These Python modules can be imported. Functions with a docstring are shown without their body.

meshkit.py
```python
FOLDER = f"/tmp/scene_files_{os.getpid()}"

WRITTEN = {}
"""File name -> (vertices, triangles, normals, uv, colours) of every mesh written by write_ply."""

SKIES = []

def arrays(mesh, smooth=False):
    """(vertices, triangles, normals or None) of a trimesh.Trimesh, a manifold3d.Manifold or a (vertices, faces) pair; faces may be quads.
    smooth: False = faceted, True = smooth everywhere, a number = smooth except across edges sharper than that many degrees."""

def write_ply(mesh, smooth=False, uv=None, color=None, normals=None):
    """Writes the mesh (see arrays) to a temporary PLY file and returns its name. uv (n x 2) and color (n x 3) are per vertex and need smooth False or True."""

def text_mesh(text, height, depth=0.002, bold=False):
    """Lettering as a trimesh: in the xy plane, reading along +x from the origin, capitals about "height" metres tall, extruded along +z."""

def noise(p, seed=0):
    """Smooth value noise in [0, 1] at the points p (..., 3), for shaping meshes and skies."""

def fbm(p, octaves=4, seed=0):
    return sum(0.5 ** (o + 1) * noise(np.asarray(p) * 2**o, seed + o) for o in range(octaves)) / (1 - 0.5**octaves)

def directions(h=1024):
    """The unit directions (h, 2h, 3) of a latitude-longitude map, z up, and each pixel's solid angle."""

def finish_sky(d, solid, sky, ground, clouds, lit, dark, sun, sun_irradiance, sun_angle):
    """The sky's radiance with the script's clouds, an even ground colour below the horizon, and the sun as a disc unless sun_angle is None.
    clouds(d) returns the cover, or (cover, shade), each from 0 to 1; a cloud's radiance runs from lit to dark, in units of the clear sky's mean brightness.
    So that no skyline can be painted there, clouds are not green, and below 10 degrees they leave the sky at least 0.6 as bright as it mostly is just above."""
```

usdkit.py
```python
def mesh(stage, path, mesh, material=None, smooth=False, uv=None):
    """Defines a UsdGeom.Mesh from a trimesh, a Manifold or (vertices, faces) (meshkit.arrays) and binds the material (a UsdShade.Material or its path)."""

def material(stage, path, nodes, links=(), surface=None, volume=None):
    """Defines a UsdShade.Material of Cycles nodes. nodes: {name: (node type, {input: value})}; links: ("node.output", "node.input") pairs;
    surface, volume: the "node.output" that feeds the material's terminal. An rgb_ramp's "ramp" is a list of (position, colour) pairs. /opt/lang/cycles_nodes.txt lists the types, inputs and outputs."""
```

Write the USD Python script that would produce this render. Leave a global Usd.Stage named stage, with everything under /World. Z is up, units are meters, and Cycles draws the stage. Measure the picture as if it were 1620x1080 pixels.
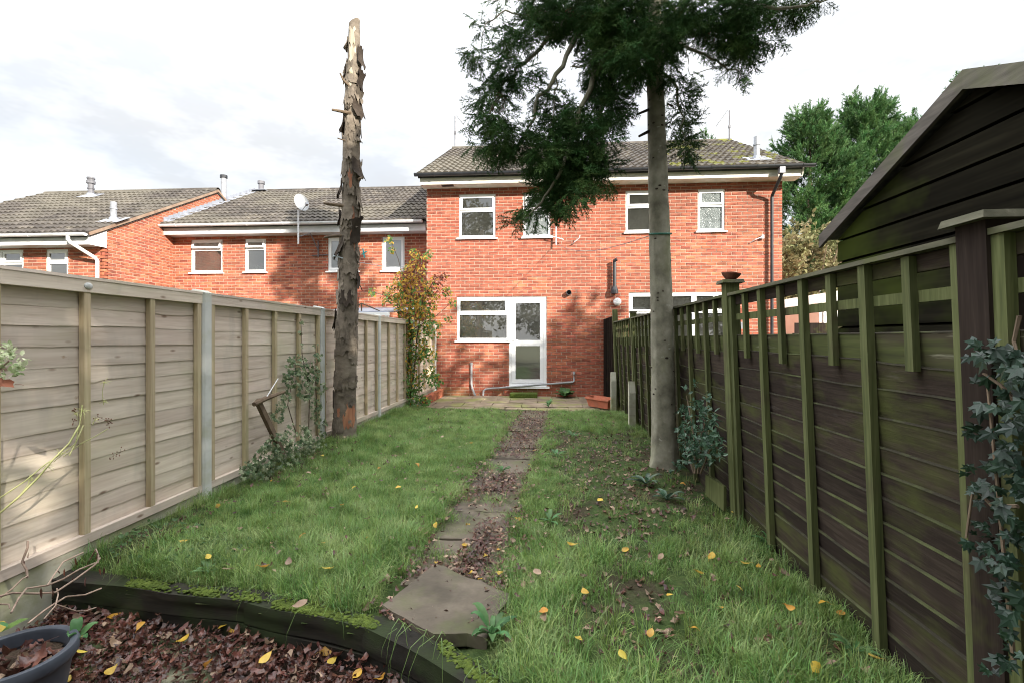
import math, random
import numpy as np, trimesh
from shapely.geometry import Polygon, box as sbox
from pxr import Usd, UsdGeom, UsdLux, UsdShade, Gf, Sdf, Vt
import usdkit, meshkit

random.seed(7); rng = np.random.default_rng(7)
stage = Usd.Stage.CreateInMemory()
UsdGeom.SetStageUpAxis(stage, UsdGeom.Tokens.z); UsdGeom.SetStageMetersPerUnit(stage, 1.0)
UsdGeom.Xform.Define(stage, '/World'); UsdGeom.Scope.Define(stage, '/World/Looks')
MAT = usdkit.material

# ------------------------------------------------------------------ camera, sky, sun
YAW, EYE = 0.072, 1.27
cam = UsdGeom.Camera.Define(stage, '/World/camera')
cam.CreateHorizontalApertureAttr(36.0); cam.CreateVerticalApertureAttr(24.0)
cam.CreateFocalLengthAttr(17.07); cam.CreateVerticalApertureOffsetAttr(-0.111)
cam.CreateClippingRangeAttr(Gf.Vec2f(0.05, 2000)); cam.CreateExposureAttr(1.8)
cy, sy = math.cos(YAW), math.sin(YAW)
cam.AddTransformOp().Set(Gf.Matrix4d(cy, sy, 0, 0, 0, 0, 1, 0, sy, -cy, 0, 0, 0, 0, EYE, 1))

SUN_EL, SUN_AZ = math.radians(23.5), math.radians(43)          # azimuth from -y (behind the camera) towards +x
sd = np.array([math.sin(SUN_AZ) * math.cos(SUN_EL), -math.cos(SUN_AZ) * math.cos(SUN_EL), math.sin(SUN_EL)])
dome = UsdLux.DomeLight.Define(stage, '/World/sky')
dome.GetPrim().SetCustomDataByKey('kind', 'structure')
sky = MAT(stage, '/World/Looks/sky', {
    'st': ('sky_texture', {'sky_type': 'single_scattering', 'sun_disc': False, 'sun_elevation': SUN_EL, 'sun_rotation': math.atan2(sd[0], sd[1]), 'aerosol_density': 2.0}),
    'tc': ('texture_coordinate', {}),
    'mp': ('mapping', {'scale': (1.3, 1.3, 3.2)}),
    'n1': ('noise_texture', {'scale': 2.1, 'detail': 6, 'roughness': .55, 'distortion': .3}),
    'cov': ('rgb_ramp', {'ramp': [(0, (.90, .90, .90)), (.38, (.92, .92, .92)), (.62, (.99, .99, .99)), (1, (1, 1, 1))]}),
    'n2': ('noise_texture', {'scale': 3.4, 'detail': 5, 'roughness': .6}),
    'cc': ('rgb_ramp', {'ramp': [(0, (4.5, 4.64, 4.85)), (.40, (5.0, 5.15, 5.35)), (.62, (6.8, 6.9, 7.0)), (1, (11., 11., 10.9))]}),
    'sz': ('separate_xyz', {}), 'zr': ('rgb_ramp', {'ramp': [(0, (.41,)*3), (.3, (.44,)*3), (.5, (.56,)*3), (.75, (1.35,)*3), (1, (2.5,)*3)]}), 'cm': ('vector_math', {'math_type': 'multiply'}),
    'mx': ('mix_color', {'use_clamp': False}),
    'bg': ('background_shader', {'strength': .11})},
    [('tc.generated', 'mp.vector'), ('mp.vector', 'n1.vector'), ('n1.fac', 'cov.fac'), ('mp.vector', 'n2.vector'), ('n2.fac', 'cc.fac'),
     ('st.color', 'mx.a'), ('tc.generated', 'sz.vector'), ('sz.z', 'zr.fac'), ('cc.color', 'cm.vector1'), ('zr.color', 'cm.vector2'), ('cm.vector', 'mx.b'), ('cov.color', 'mx.fac'), ('mx.result', 'bg.color')], surface='bg.background')
UsdShade.MaterialBindingAPI.Apply(dome.GetPrim()).Bind(sky)

sun = UsdLux.DistantLight.Define(stage, '/World/sun')
sun.CreateNormalizeAttr(True); sun.CreateIntensityAttr(0.78); sun.CreateAngleAttr(0.6); sun.CreateColorAttr(Gf.Vec3f(1.0, .93, .82))
zx = np.cross([0, 0, 1.0], sd); zx /= np.linalg.norm(zx); zy = np.cross(sd, zx)
sun.AddTransformOp().Set(Gf.Matrix4d(*zx, 0, *zy, 0, *sd, 0, 0, 0, 0, 1))

# ------------------------------------------------------------------ helpers
class MB:
    """collects vertices and triangles of one mesh"""
    def __init__(self): self.v, self.f, self.n = [], [], 0
    def add(self, v, f):
        v = np.asarray(v, float); f = np.asarray(f, int)
        if f.shape[1] == 4: f = np.vstack([f[:, [0, 1, 2]], f[:, [0, 2, 3]]])
        self.v.append(v); self.f.append(f + self.n); self.n += len(v); return self
    def hexa(self, p):
        return self.add(p, [[0, 3, 2, 1], [4, 5, 6, 7], [0, 1, 5, 4], [1, 2, 6, 5], [2, 3, 7, 6], [3, 0, 4, 7]])
    def box(self, x0, x1, y0, y1, z0, z1):
        return self.hexa([(x0, y0, z0), (x1, y0, z0), (x1, y1, z0), (x0, y1, z0), (x0, y0, z1), (x1, y0, z1), (x1, y1, z1), (x0, y1, z1)])
    def beam(self, p, q, w, h, up=(0, 0, 1)):
        p, q, up = (np.asarray(k, float) for k in (p, q, up)); t = (q - p) / np.linalg.norm(q - p)
        a = np.cross(t, up); a /= np.linalg.norm(a); b = np.cross(a, t)
        return self.hexa([p - a*w/2 - b*h/2, p + a*w/2 - b*h/2, q + a*w/2 - b*h/2, q - a*w/2 - b*h/2, p - a*w/2 + b*h/2, p + a*w/2 + b*h/2, q + a*w/2 + b*h/2, q - a*w/2 + b*h/2])
    def tube(self, pts, r, sides=8, caps=True):
        p = np.asarray(pts, float); n = len(p); r = np.broadcast_to(np.asarray(r, float), (n,))
        t = np.gradient(p, axis=0); t /= np.linalg.norm(t, axis=1, keepdims=True) + 1e-12
        ref = np.array([0, 0, 1.0]) if abs(t[:, 2]).mean() < .8 else np.array([1.0, 0, 0])
        a = np.cross(t, ref); a /= np.linalg.norm(a, axis=1, keepdims=True) + 1e-12; b = np.cross(t, a)
        th = np.arange(sides) * 2 * np.pi / sides
        v = (p[:, None] + r[:, None, None] * (np.cos(th)[None, :, None] * a[:, None] + np.sin(th)[None, :, None] * b[:, None])).reshape(-1, 3)
        i, j = np.meshgrid(np.arange(n - 1), np.arange(sides), indexing='ij')
        q = np.stack([i*sides + j, (i+1)*sides + j, (i+1)*sides + (j+1) % sides, i*sides + (j+1) % sides], -1).reshape(-1, 4)
        f = np.vstack([q[:, [0, 1, 2]], q[:, [0, 2, 3]]])
        if caps:
            v = np.vstack([v, p[0], p[-1]]); k = np.arange(sides); c0, c1, e = n*sides, n*sides + 1, (n-1)*sides
            f = np.vstack([f, np.stack([np.full(sides, c0), k, (k+1) % sides], 1), np.stack([np.full(sides, c1), e + (k+1) % sides, e + k], 1)])
        return self.add(v, f)
    def lathe(self, prof, c, sides=20, axis=2):
        prof = np.asarray(prof, float); n = len(prof); th = np.arange(sides) * 2 * np.pi / sides
        v = np.stack([prof[:, :1] * np.cos(th), prof[:, :1] * np.sin(th), np.repeat(prof[:, 1:], sides, 1)], -1).reshape(-1, 3)
        if axis == 1: v = v[:, [0, 2, 1]]
        i, j = np.meshgrid(np.arange(n - 1), np.arange(sides), indexing='ij')
        q = np.stack([i*sides + j, i*sides + (j+1) % sides, (i+1)*sides + (j+1) % sides, (i+1)*sides + j], -1).reshape(-1, 4)
        return self.add(v + np.asarray(c, float), q)
    def prism(self, poly, d0, d1, fn):
        """shapely polygon in (a,b) extruded from d0 to d1; fn maps (a,b,d) columns to xyz"""
        for g in getattr(poly, 'geoms', [poly]):
            if g.is_empty or g.area < 1e-9: continue
            m = trimesh.creation.extrude_polygon(g, d1 - d0, engine='earcut'); v = np.array(m.vertices); v[:, 2] += d0
            self.add(fn(v), m.faces)
        return self
    def arr(self): return np.vstack(self.v), np.vstack(self.f)

used = {}
def numbered(parent, name):
    k = used.get((parent, name), 0); used[(parent, name)] = k + 1
    return f'{parent}/{name}' + (f'_{k:03d}' if k else '')
def custom(prim, label=None, cat=None, group=None, kind=None):
    for k, v in (('label', label), ('category', cat), ('group', group), ('kind', kind)):
        if v: prim.SetCustomDataByKey(k, v)
class Thing:
    def __init__(self, path, loc): self.path, self.loc = path, np.asarray(loc, float)
def thing(name, label, cat, loc, group=None):
    p = numbered('/World', name); x = UsdGeom.Xform.Define(stage, p); x.AddTranslateOp().Set(Gf.Vec3d(*map(float, loc)))
    custom(x.GetPrim(), label, cat, group); return Thing(p, loc)
def emit(name, mb, mat, parent=None, smooth=False, label=None, cat=None, group=None, kind=None):
    """ONE mesh prim (world coordinates in, parent's frame out)"""
    v, f = mb.arr() if isinstance(mb, MB) else mb
    loc = parent.loc if parent else np.zeros(3)
    p = numbered(parent.path if parent else '/World', name)
    m = usdkit.mesh(stage, p, (v - loc, f), mat, smooth)
    custom(m.GetPrim(), label, cat, group, kind)
    return Thing(p, loc)
def scatter(name, protos, idx, pos, quat, scale, parent=None, label=None, cat=None, kind='stuff'):
    """PointInstancer: protos = [(mesh arrays, material, smooth)]"""
    p = numbered(parent.path if parent else '/World', name); loc = parent.loc if parent else np.zeros(3)
    pi = UsdGeom.PointInstancer.Define(stage, p)
    rel = pi.CreatePrototypesRel()
    for k, (mesh, mat, sm) in enumerate(protos):
        usdkit.mesh(stage, f'{p}/prototype_{k:03d}', mesh, mat, sm); rel.AddTarget(f'{p}/prototype_{k:03d}')
    pi.CreateProtoIndicesAttr(Vt.IntArray.FromNumpy(np.asarray(idx, np.int32)))
    pi.CreatePositionsAttr(Vt.Vec3fArray.FromNumpy((np.asarray(pos) - loc).astype(np.float32)))
    q = np.asarray(quat, float); pi.CreateOrientationsAttr(Vt.QuathArray([Gf.Quath(float(a), float(b), float(c), float(d)) for a, b, c, d in q]))
    s = np.asarray(scale, np.float32); s = np.repeat(s[:, None], 3, 1) if s.ndim == 1 else s
    pi.CreateScalesAttr(Vt.Vec3fArray.FromNumpy(s)); custom(pi.GetPrim(), label, cat, None, kind)
    return pi
def quat_from(R):
    """rotation matrices (n,3,3) (columns = axes) to wxyz"""
    R = np.asarray(R); n = len(R); from scipy.spatial.transform import Rotation as Ro
    q = Ro.from_matrix(R).as_quat(); return q[:, [3, 0, 1, 2]]
def frames(dirs, roll):
    """columns: x = direction, z = a rolled normal"""
    d = dirs / np.linalg.norm(dirs, axis=1, keepdims=True); ref = np.where(np.abs(d[:, 2:]) < .95, [0, 0, 1.0], [1.0, 0, 0])
    a = np.cross(ref, d); a /= np.linalg.norm(a, axis=1, keepdims=True); b = np.cross(d, a)
    c, s = np.cos(roll)[:, None], np.sin(roll)[:, None]
    y, z = a*c + b*s, -a*s + b*c
    return np.stack([d, y, z], 2)
def yawq(a): return np.stack([np.cos(a/2), 0*a, 0*a, np.sin(a/2)], 1)
N = meshkit.noise
def n2(x, y, s=1.0, seed=0): return N(np.stack([np.asarray(x, float)*s, np.asarray(y, float)*s, np.zeros_like(np.asarray(x, float)) + .37], -1), seed)
def ray(u, v):
    a, b = (u - 810) / 768., -(v - 535) / 768.
    return np.array([a*cy - sy, a*sy + cy, b])
def at_y(u, v, y): r = ray(u, v); return np.array([0, 0, EYE]) + r * y / r[1]
def at_x(u, v, x): r = ray(u, v); return np.array([0, 0, EYE]) + r * x / r[0]
def at_z(u, v, z): r = ray(u, v); return np.array([0, 0, EYE]) + r * (z - EYE) / r[2]
def proj(p):
    p = np.asarray(p, float); X = p[..., 0]*cy + p[..., 1]*sy; Z = -p[..., 0]*sy + p[..., 1]*cy
    return 810 + 768*X/Z, 535 - 768*(p[..., 2] - EYE)/Z

# ------------------------------------------------------------------ materials
L = '/World/Looks/'
def stuffmat(name, stops, scale=(1, 1, 1), ns=4, detail=5, rough=.8, bump=.25, bdist=.004, bs=None, rnd=.12, hue=0.0, stain=None, stain2=None, spec=.3, trans=0, sat=1.0, nrough=.6, distort=0.0, knots=False):
    """procedural surface: noise ramp on world position, tone varied from piece to piece, optional stains [(colour, scale vec, noise scale, lo, hi, strength)]"""
    n = {'g': ('geometry', {}), 'o': ('object_info', {}), 'mp': ('mapping', {'scale': scale}),
         'n': ('noise_texture', {'scale': ns, 'detail': detail, 'roughness': nrough, 'distortion': distort}), 'r': ('rgb_ramp', {'ramp': stops}),
         'ad': ('math', {'math_type': 'add'}), 'fr': ('math', {'math_type': 'fraction'}),
         'mr': ('map_range', {'from_min': 0, 'from_max': 1, 'to_min': 1 - rnd, 'to_max': 1 + rnd}),
         'mh': ('map_range', {'from_min': 0, 'from_max': 1, 'to_min': .5 - hue, 'to_max': .5 + hue}),
         'sh': ('math', {'math_type': 'multiply', 'value2': 7.31}), 'sf': ('math', {'math_type': 'fraction'}),
         'h': ('hsv', {'saturation': sat}), 'b': ('bump', {'strength': bump, 'distance': bdist}),
         'p': ('principled_bsdf', {'roughness': rough, 'specular_ior_level': spec})}
    l = [('g.position', 'mp.vector'), ('mp.vector', 'n.vector'), ('n.fac', 'r.fac'), ('o.random', 'ad.value1'), ('g.random_per_island', 'ad.value2'), ('ad.value', 'fr.value1'),
         ('fr.value', 'mr.value'), ('fr.value', 'sh.value1'), ('sh.value', 'sf.value1'), ('sf.value', 'mh.value'), ('mr.result', 'h.value'), ('mh.result', 'h.hue'), ('r.color', 'h.color')]
    if bs:
        n['nb'] = ('noise_texture', {'scale': bs, 'detail': 6, 'roughness': .65}); l += [('mp.vector', 'nb.vector'), ('nb.fac', 'b.height')]
    else: l += [('n.fac', 'b.height')]
    col = 'h.color'
    for k, s in enumerate([x for x in (stain or [])]):
        c, sc, sn, lo, hi, st = s[:6]
        n[f'sm{k}'] = ('mapping', {'scale': sc, 'location': (3.1*k, 1.7*k, 0)}); n[f'sn{k}'] = ('noise_texture', {'scale': sn, 'detail': 5, 'roughness': .6})
        n[f'sr{k}'] = ('map_range', {'from_min': lo, 'from_max': hi, 'to_min': 0, 'to_max': st, 'clamp': True}); n[f'sx{k}'] = ('mix_color', {'b': c})
        l += [('g.position', f'sm{k}.vector'), (f'sm{k}.vector', f'sn{k}.vector'), (f'sn{k}.fac', f'sr{k}.value'), (f'sr{k}.result', f'sx{k}.fac'), (col, f'sx{k}.a')]
        col = f'sx{k}.result'
    if knots:
        n['km'] = ('mapping', {'scale': (1, 2.6, 7.0)}); n['kv'] = ('voronoi_texture', {'scale': 1.6, 'randomness': 1.0}); n['kr'] = ('map_range', {'from_min': .055, 'from_max': .14, 'to_min': .8, 'to_max': 0, 'clamp': True}); n['kx'] = ('mix_color', {'b': (.17, .10, .06)})
        l += [('g.position', 'km.vector'), ('km.vector', 'kv.vector'), ('kv.distance', 'kr.value'), ('kr.result', 'kx.fac'), (col, 'kx.a')]; col = 'kx.result'
    l += [(col, 'p.base_color'), ('b.normal', 'p.normal')]
    if trans:
        n['t'] = ('translucent_bsdf', {}); n['ms'] = ('mix_closure', {'fac': trans}); l += [(col, 't.color'), ('p.BSDF', 'ms.closure1'), ('t.BSDF', 'ms.closure2')]
        return MAT(stage, L + name, n, l, surface='ms.closure')
    return MAT(stage, L + name, n, l, surface='p.BSDF')
C = {}
C['brick'] = stuffmat('brick', [(.22, (.13, .040, .030)), (.42, (.30, .090, .052)), (.6, (.44, .144, .080)), (.8, (.51, .195, .118))], ns=7, scale=(.7, .7, 2.2), rough=.85, bump=.5, bs=90, bdist=.003, rnd=.27, hue=.007,
                      stain=[((.13, .042, .038), (2.5, 2.5, 9), 2.2, .53, .66, .62), ((.20, .075, .05), (.7, .7, .5), 1.3, .50, .68, .45)])
C['mortar'] = stuffmat('mortar', [(.3, (.40, .29, .22)), (.7, (.54, .41, .32))], ns=6, bump=.5, bs=60, rnd=.05, stain=[((.42, .34, .28), (1, 1, 1), 1.2, .5, .7, .6)])
C['plinth'] = stuffmat('plinth_brick', [(.3, (.24, .07, .045)), (.7, (.40, .125, .075))], ns=7, rough=.85, bs=80, rnd=.2, stain=[((.16, .16, .06), (1, 1, 1), 2, .5, .65, .5)])
C['tile'] = stuffmat('roof_tile', [(.25, (.030, .026, .023)), (.5, (.060, .052, .045)), (.75, (.105, .092, .079))], ns=5, detail=7, rough=.9, bump=.6, bs=60, bdist=.004, rnd=.24, hue=.01,
                     stain=[((.14, .128, .098), (.25, .25, .5), 1.0, .49, .60, .45), ((.17, .15, .118), (1, 1, 1), 3.0, .56, .68, .55), ((.05, .045, .04), (1, 1, 1), 6, .58, .7, .6)])
C['tile_moss'] = stuffmat('mossy_roof_tile', [(.25, (.032, .027, .022)), (.5, (.060, .051, .041)), (.75, (.105, .09, .072))], ns=5, detail=7, rough=.9, bump=.6, bs=60, bdist=.004, rnd=.22,
                     stain=[((.20, .18, .135), (1, 1, 1), 3.0, .56, .68, .5), ((.15, .155, .030), (.8, .8, .8), 2.6, .54, .60, .85)])
C['tile_red'] = stuffmat('ridge_tile', [(.3, (.22, .14, .10)), (.7, (.36, .27, .20))], ns=6, rough=.9, bs=60, rnd=.15)
C['upvc'] = stuffmat('white_frame', [(.3, (.78, .79, .80)), (.7, (.84, .85, .86))], ns=5, rough=.35, bump=.05, rnd=.02, spec=.5)
C['white_wood'] = stuffmat('painted_board', [(.3, (.62, .59, .52)), (.6, (.76, .73, .66)), (.8, (.80, .78, .72))], ns=5, scale=(1, 1, 4), rough=.6, bump=.2, rnd=.04, stain=[((.36, .32, .26), (1, 1, 3), 4, .58, .72, .45)])
C['black'] = stuffmat('black_plastic', [(.3, (.012, .013, .016)), (.7, (.03, .032, .038))], ns=8, rough=.38, bump=.08, rnd=.05, spec=.5)
C['white_plastic'] = stuffmat('white_gutter', [(.3, (.55, .56, .58)), (.7, (.72, .73, .75))], ns=4, rough=.45, bump=.05, rnd=.03, stain=[((.34, .34, .33), (1.2, 1, 6), 3, .52, .72, .5)])
C['grey_plastic'] = stuffmat('grey_plastic', [(.3, (.24, .25, .26)), (.7, (.36, .37, .38))], ns=6, rough=.5, bump=.1, rnd=.04)
C['metal'] = stuffmat('flue_metal', [(.3, (.20, .21, .23)), (.7, (.32, .33, .36))], ns=8, rough=.5, bump=.1, rnd=.05, spec=.6)
C['dark_metal'] = stuffmat('dark_flue', [(.3, (.10, .10, .11)), (.7, (.18, .18, .20))], ns=8, rough=.5, bump=.1, rnd=.05)
C['lead'] = stuffmat('lead_flashing', [(.3, (.20, .215, .25)), (.7, (.31, .33, .38))], ns=9, rough=.6, bump=.3, rnd=.06)
C['conc'] = stuffmat('concrete', [(.3, (.44, .45, .43)), (.55, (.54, .55, .53)), (.8, (.60, .60, .57))], ns=5, rough=.9, bump=.35, bs=80, bdist=.002, rnd=.05, stain=[((.38, .38, .22), (1.2, 1.2, 2), 2.2, .52, .7, .45)])
C['conc_dirty'] = stuffmat('mossy_concrete', [(.3, (.30, .29, .23)), (.6, (.42, .41, .33)), (.8, (.48, .46, .38))], ns=4, rough=.92, bump=.45, bs=60, bdist=.003, rnd=.06, stain=[((.22, .24, .09), (1, 1, 1), 2.2, .47, .62, .7), ((.16, .13, .09), (1, 1, 3), 3, .55, .7, .5)])
C['patio_slab'] = stuffmat('patio_slab', [(.3, (.07, .075, .045)), (.6, (.12, .125, .08)), (.8, (.17, .16, .11))], ns=4, rough=.9, bump=.5, bs=40, rnd=.1, stain=[((.05, .075, .02), (1, 1, 1), 2.4, .45, .6, .7)])
PALE = [(.2, (.38, .30, .235)), (.42, (.55, .465, .385)), (.6, (.64, .555, .47)), (.8, (.70, .615, .53))]
C['pale_y'] = stuffmat('pale_board', PALE, knots=True, scale=(14, .8, 16), ns=2.2, detail=7, rough=.85, bump=.4, bdist=.003, rnd=.13, hue=.010, distort=.6, stain=[((.44, .43, .27), (1, .6, 1), 1.3, .50, .66, .5), ((.36, .33, .29), (1, 2.2, .7), 2.0, .54, .70, .4), ((.30, .20, .13), (9, 5, 9), 1.0, .69, .74, .75), ((.55, .42, .36), (1, .5, 2), 1.6, .52, .68, .35)])
C['pale_z'] = stuffmat('pale_batten', [(.22, (.27, .20, .12)), (.45, (.42, .34, .22)), (.7, (.52, .43, .30))], scale=(30, 30, 1.2), ns=2, detail=7, rough=.85, bump=.4, bdist=.003, rnd=.08, stain=[((.38, .38, .20), (1, 1, .6), 1.6, .50, .66, .5)])
DARK = [(.2, (.010, .007, .0055)), (.5, (.030, .0215, .0165)), (.8, (.062, .047, .037))]
ALG = (.068, .080, .020)
C['dark_y'] = stuffmat('dark_board', DARK, scale=(16, 1.3, 24), ns=2.6, detail=9, nrough=.72, rough=.8, bump=.7, bdist=.003, rnd=.35, distort=.4, stain=[(ALG, (1, 1.1, 3.0), 1.9, .48, .66, .62), ((.12, .10, .09), (1, .6, 5), 2.4, .66, .74, .5), ((.02, .013, .011), (1, 1, 2), 2.0, .55, .62, .5)], spec=.15)
C['dark_top'] = stuffmat('dark_green_board', [(.25, (.026, .028, .010)), (.55, (.055, .064, .018)), (.8, (.085, .092, .035))], scale=(14, .9, 16), ns=2.4, detail=7, rough=.8, bump=.5, bdist=.003, rnd=.2, stain=[((.04, .028, .02), (1, .6, 3), 1.6, .5, .62, .8), ((.26, .25, .18), (1, .7, 8), 3, .62, .7, .6)])
C['dark_z'] = stuffmat('green_batten', [(.25, (.030, .036, .011)), (.5, (.066, .076, .025)), (.75, (.115, .122, .052))], scale=(30, 30, 1.2), ns=2, detail=7, rough=.8, bump=.5, bdist=.003, rnd=.16, stain=[((.05, .035, .022), (1, 1, .8), 2.4, .56, .68, .7)])
C['brown_z'] = stuffmat('brown_post', [(.25, (.010, .0065, .005)), (.6, (.022, .0155, .012)), (.8, (.042, .031, .024))], scale=(26, 26, 1.2), ns=2, detail=7, rough=.85, spec=.12, bump=.5, bdist=.003, rnd=.2, stain=[(ALG, (1, 1, .8), 2.0, .56, .66, .5)])
C['cap'] = stuffmat('weathered_cap', [(.25, (.045, .045, .026)), (.6, (.095, .09, .06)), (.8, (.17, .16, .125))], scale=(10, 1, 10), ns=3, rough=.85, bs=30, rnd=.15, stain=[(ALG, (1, 1, 1), 4, .5, .62, .6)])
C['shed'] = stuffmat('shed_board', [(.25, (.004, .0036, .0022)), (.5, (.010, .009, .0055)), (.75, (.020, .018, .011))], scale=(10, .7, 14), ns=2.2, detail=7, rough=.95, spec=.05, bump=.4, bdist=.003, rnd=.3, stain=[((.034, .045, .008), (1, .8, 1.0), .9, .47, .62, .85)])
C['barge'] = stuffmat('barge_board', [(.25, (.065, .058, .05)), (.6, (.13, .115, .10)), (.8, (.19, .17, .15))], scale=(12, 1.4, 12), ns=3, rough=.85, bs=30, rnd=.1, stain=[((.10, .11, .05), (1, 1, 1), 3, .52, .66, .5)])
C['felt'] = stuffmat('roof_felt', [(.3, (.05, .05, .05)), (.7, (.10, .10, .095))], ns=30, rough=.95, bs=200)
C['sleeper'] = stuffmat('sleeper_wood', [(.3, (.009, .008, .006)), (.6, (.021, .018, .013)), (.8, (.042, .036, .027))], scale=(2, 6, 16), ns=2.5, rough=.85, bump=.6, bs=20, rnd=.25, stain=[((.020, .032, .008), (1, 1, 1), 3, .46, .6, .8)])
C['moss'] = stuffmat('moss', [(.3, (.040, .062, .010)), (.6, (.085, .118, .018)), (.8, (.14, .165, .04))], ns=30, rough=1, bump=.8, bs=120, bdist=.01, rnd=.2)
C['worn_edge'] = stuffmat('green_edge_highlight', [(.3, (.05, .058, .020)), (.6, (.10, .11, .048)), (.8, (.20, .19, .13))], scale=(1, 1, 1), ns=6, rough=.85, bump=.3, rnd=.2, stain=[((.03, .024, .018), (1, 1, 1), 3, .42, .52, .9)])  # painted highlight: paler green for light caught on the board tops
C['slab'] = stuffmat('stone_slab', [(.25, (.066, .054, .040)), (.5, (.112, .092, .068)), (.75, (.17, .142, .108))], ns=3.5, detail=8, rough=.75, bump=.6, bs=28, bdist=.006, rnd=.14, stain=[((.05, .042, .030), (1, 1, 1), 2.4, .46, .60, .75), ((.085, .10, .035), (1, 1, 1), 2.2, .50, .64, .6)])
C['paving'] = stuffmat('paving', [(.25, (.15, .118, .08)), (.5, (.24, .19, .135)), (.75, (.32, .265, .195))], ns=3.5, detail=8, rough=.9, bump=.5, bs=40, bdist=.004, rnd=.16, stain=[((.21, .23, .07), (1, 1, 1), 1.7, .47, .62, .8), ((.15, .12, .08), (1, 1, 1), 5, .52, .66, .6)])
C['soil'] = stuffmat('soil', [(.25, (.020, .013, .009)), (.5, (.048, .032, .021)), (.75, (.085, .060, .040))], ns=9, detail=9, rough=.95, bump=1, bs=40, bdist=.02, rnd=0)
C['turf'] = stuffmat('turf', [(.3, (.022, .040, .010)), (.5, (.045, .075, .018)), (.7, (.075, .10, .03))], ns=14, detail=8, rough=1, bump=1, bs=50, bdist=.02, rnd=0, stain=[((.045, .03, .02), (1, 1, 1), 2.2, .48, .6, .8)])
C['grass'] = stuffmat('grass', [(.3, (.082, .155, .034)), (.5, (.155, .250, .064)), (.7, (.28, .36, .145))], ns=5, rough=.5, bump=0, rnd=.42, hue=.03, trans=.3, spec=.45)
C['grass_dry'] = stuffmat('dry_grass', [(.25, (.16, .17, .06)), (.75, (.33, .30, .13))], ns=2.2, rough=.6, bump=0, rnd=.3, trans=.3)
C['weed'] = stuffmat('weed_leaf', [(.3, (.045, .115, .035)), (.7, (.11, .22, .085))], ns=8, rough=.5, bump=.2, rnd=.25, hue=.02, trans=.3)
C['litter'] = stuffmat('brown_leaf', [(.25, (.026, .011, .009)), (.5, (.070, .027, .019)), (.75, (.15, .062, .040))], ns=14, rough=.42, bump=.4, bs=80, rnd=.45, hue=.012, trans=.1, spec=.5)
C['litter_tan'] = stuffmat('tan_leaf', [(.3, (.17, .11, .07)), (.7, (.34, .25, .18))], ns=14, rough=.55, bump=.4, bs=80, rnd=.35, trans=.15)
C['yellow'] = stuffmat('yellow_leaf', [(.3, (.30, .15, .02)), (.5, (.46, .27, .04)), (.75, (.55, .40, .13))], ns=18, rough=.45, bump=.2, rnd=.25, hue=.02, trans=.25)
C['needle'] = stuffmat('needle', [(.3, (.020, .050, .015)), (.5, (.040, .088, .026)), (.75, (.085, .145, .042))], ns=2.5, rough=.7, bump=0, rnd=.4, hue=.02, trans=0, spec=.1)
C['brown_needle'] = stuffmat('brown_needle', [(.3, (.07, .03, .015)), (.7, (.15, .075, .035))], ns=3, rough=.7, bump=0, rnd=.3)
C['ley'] = stuffmat('conifer_spray', [(.3, (.030, .078, .022)), (.5, (.064, .140, .042)), (.75, (.115, .205, .068))], ns=1.6, rough=.6, bump=0, rnd=.30, hue=.02, trans=.25)
C['shrub'] = stuffmat('shrub_leaf', [(.3, (.10, .12, .04)), (.5, (.20, .19, .09)), (.75, (.34, .27, .16))], ns=2.0, rough=.6, bump=0, rnd=.3, hue=.02, trans=.25)
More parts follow.
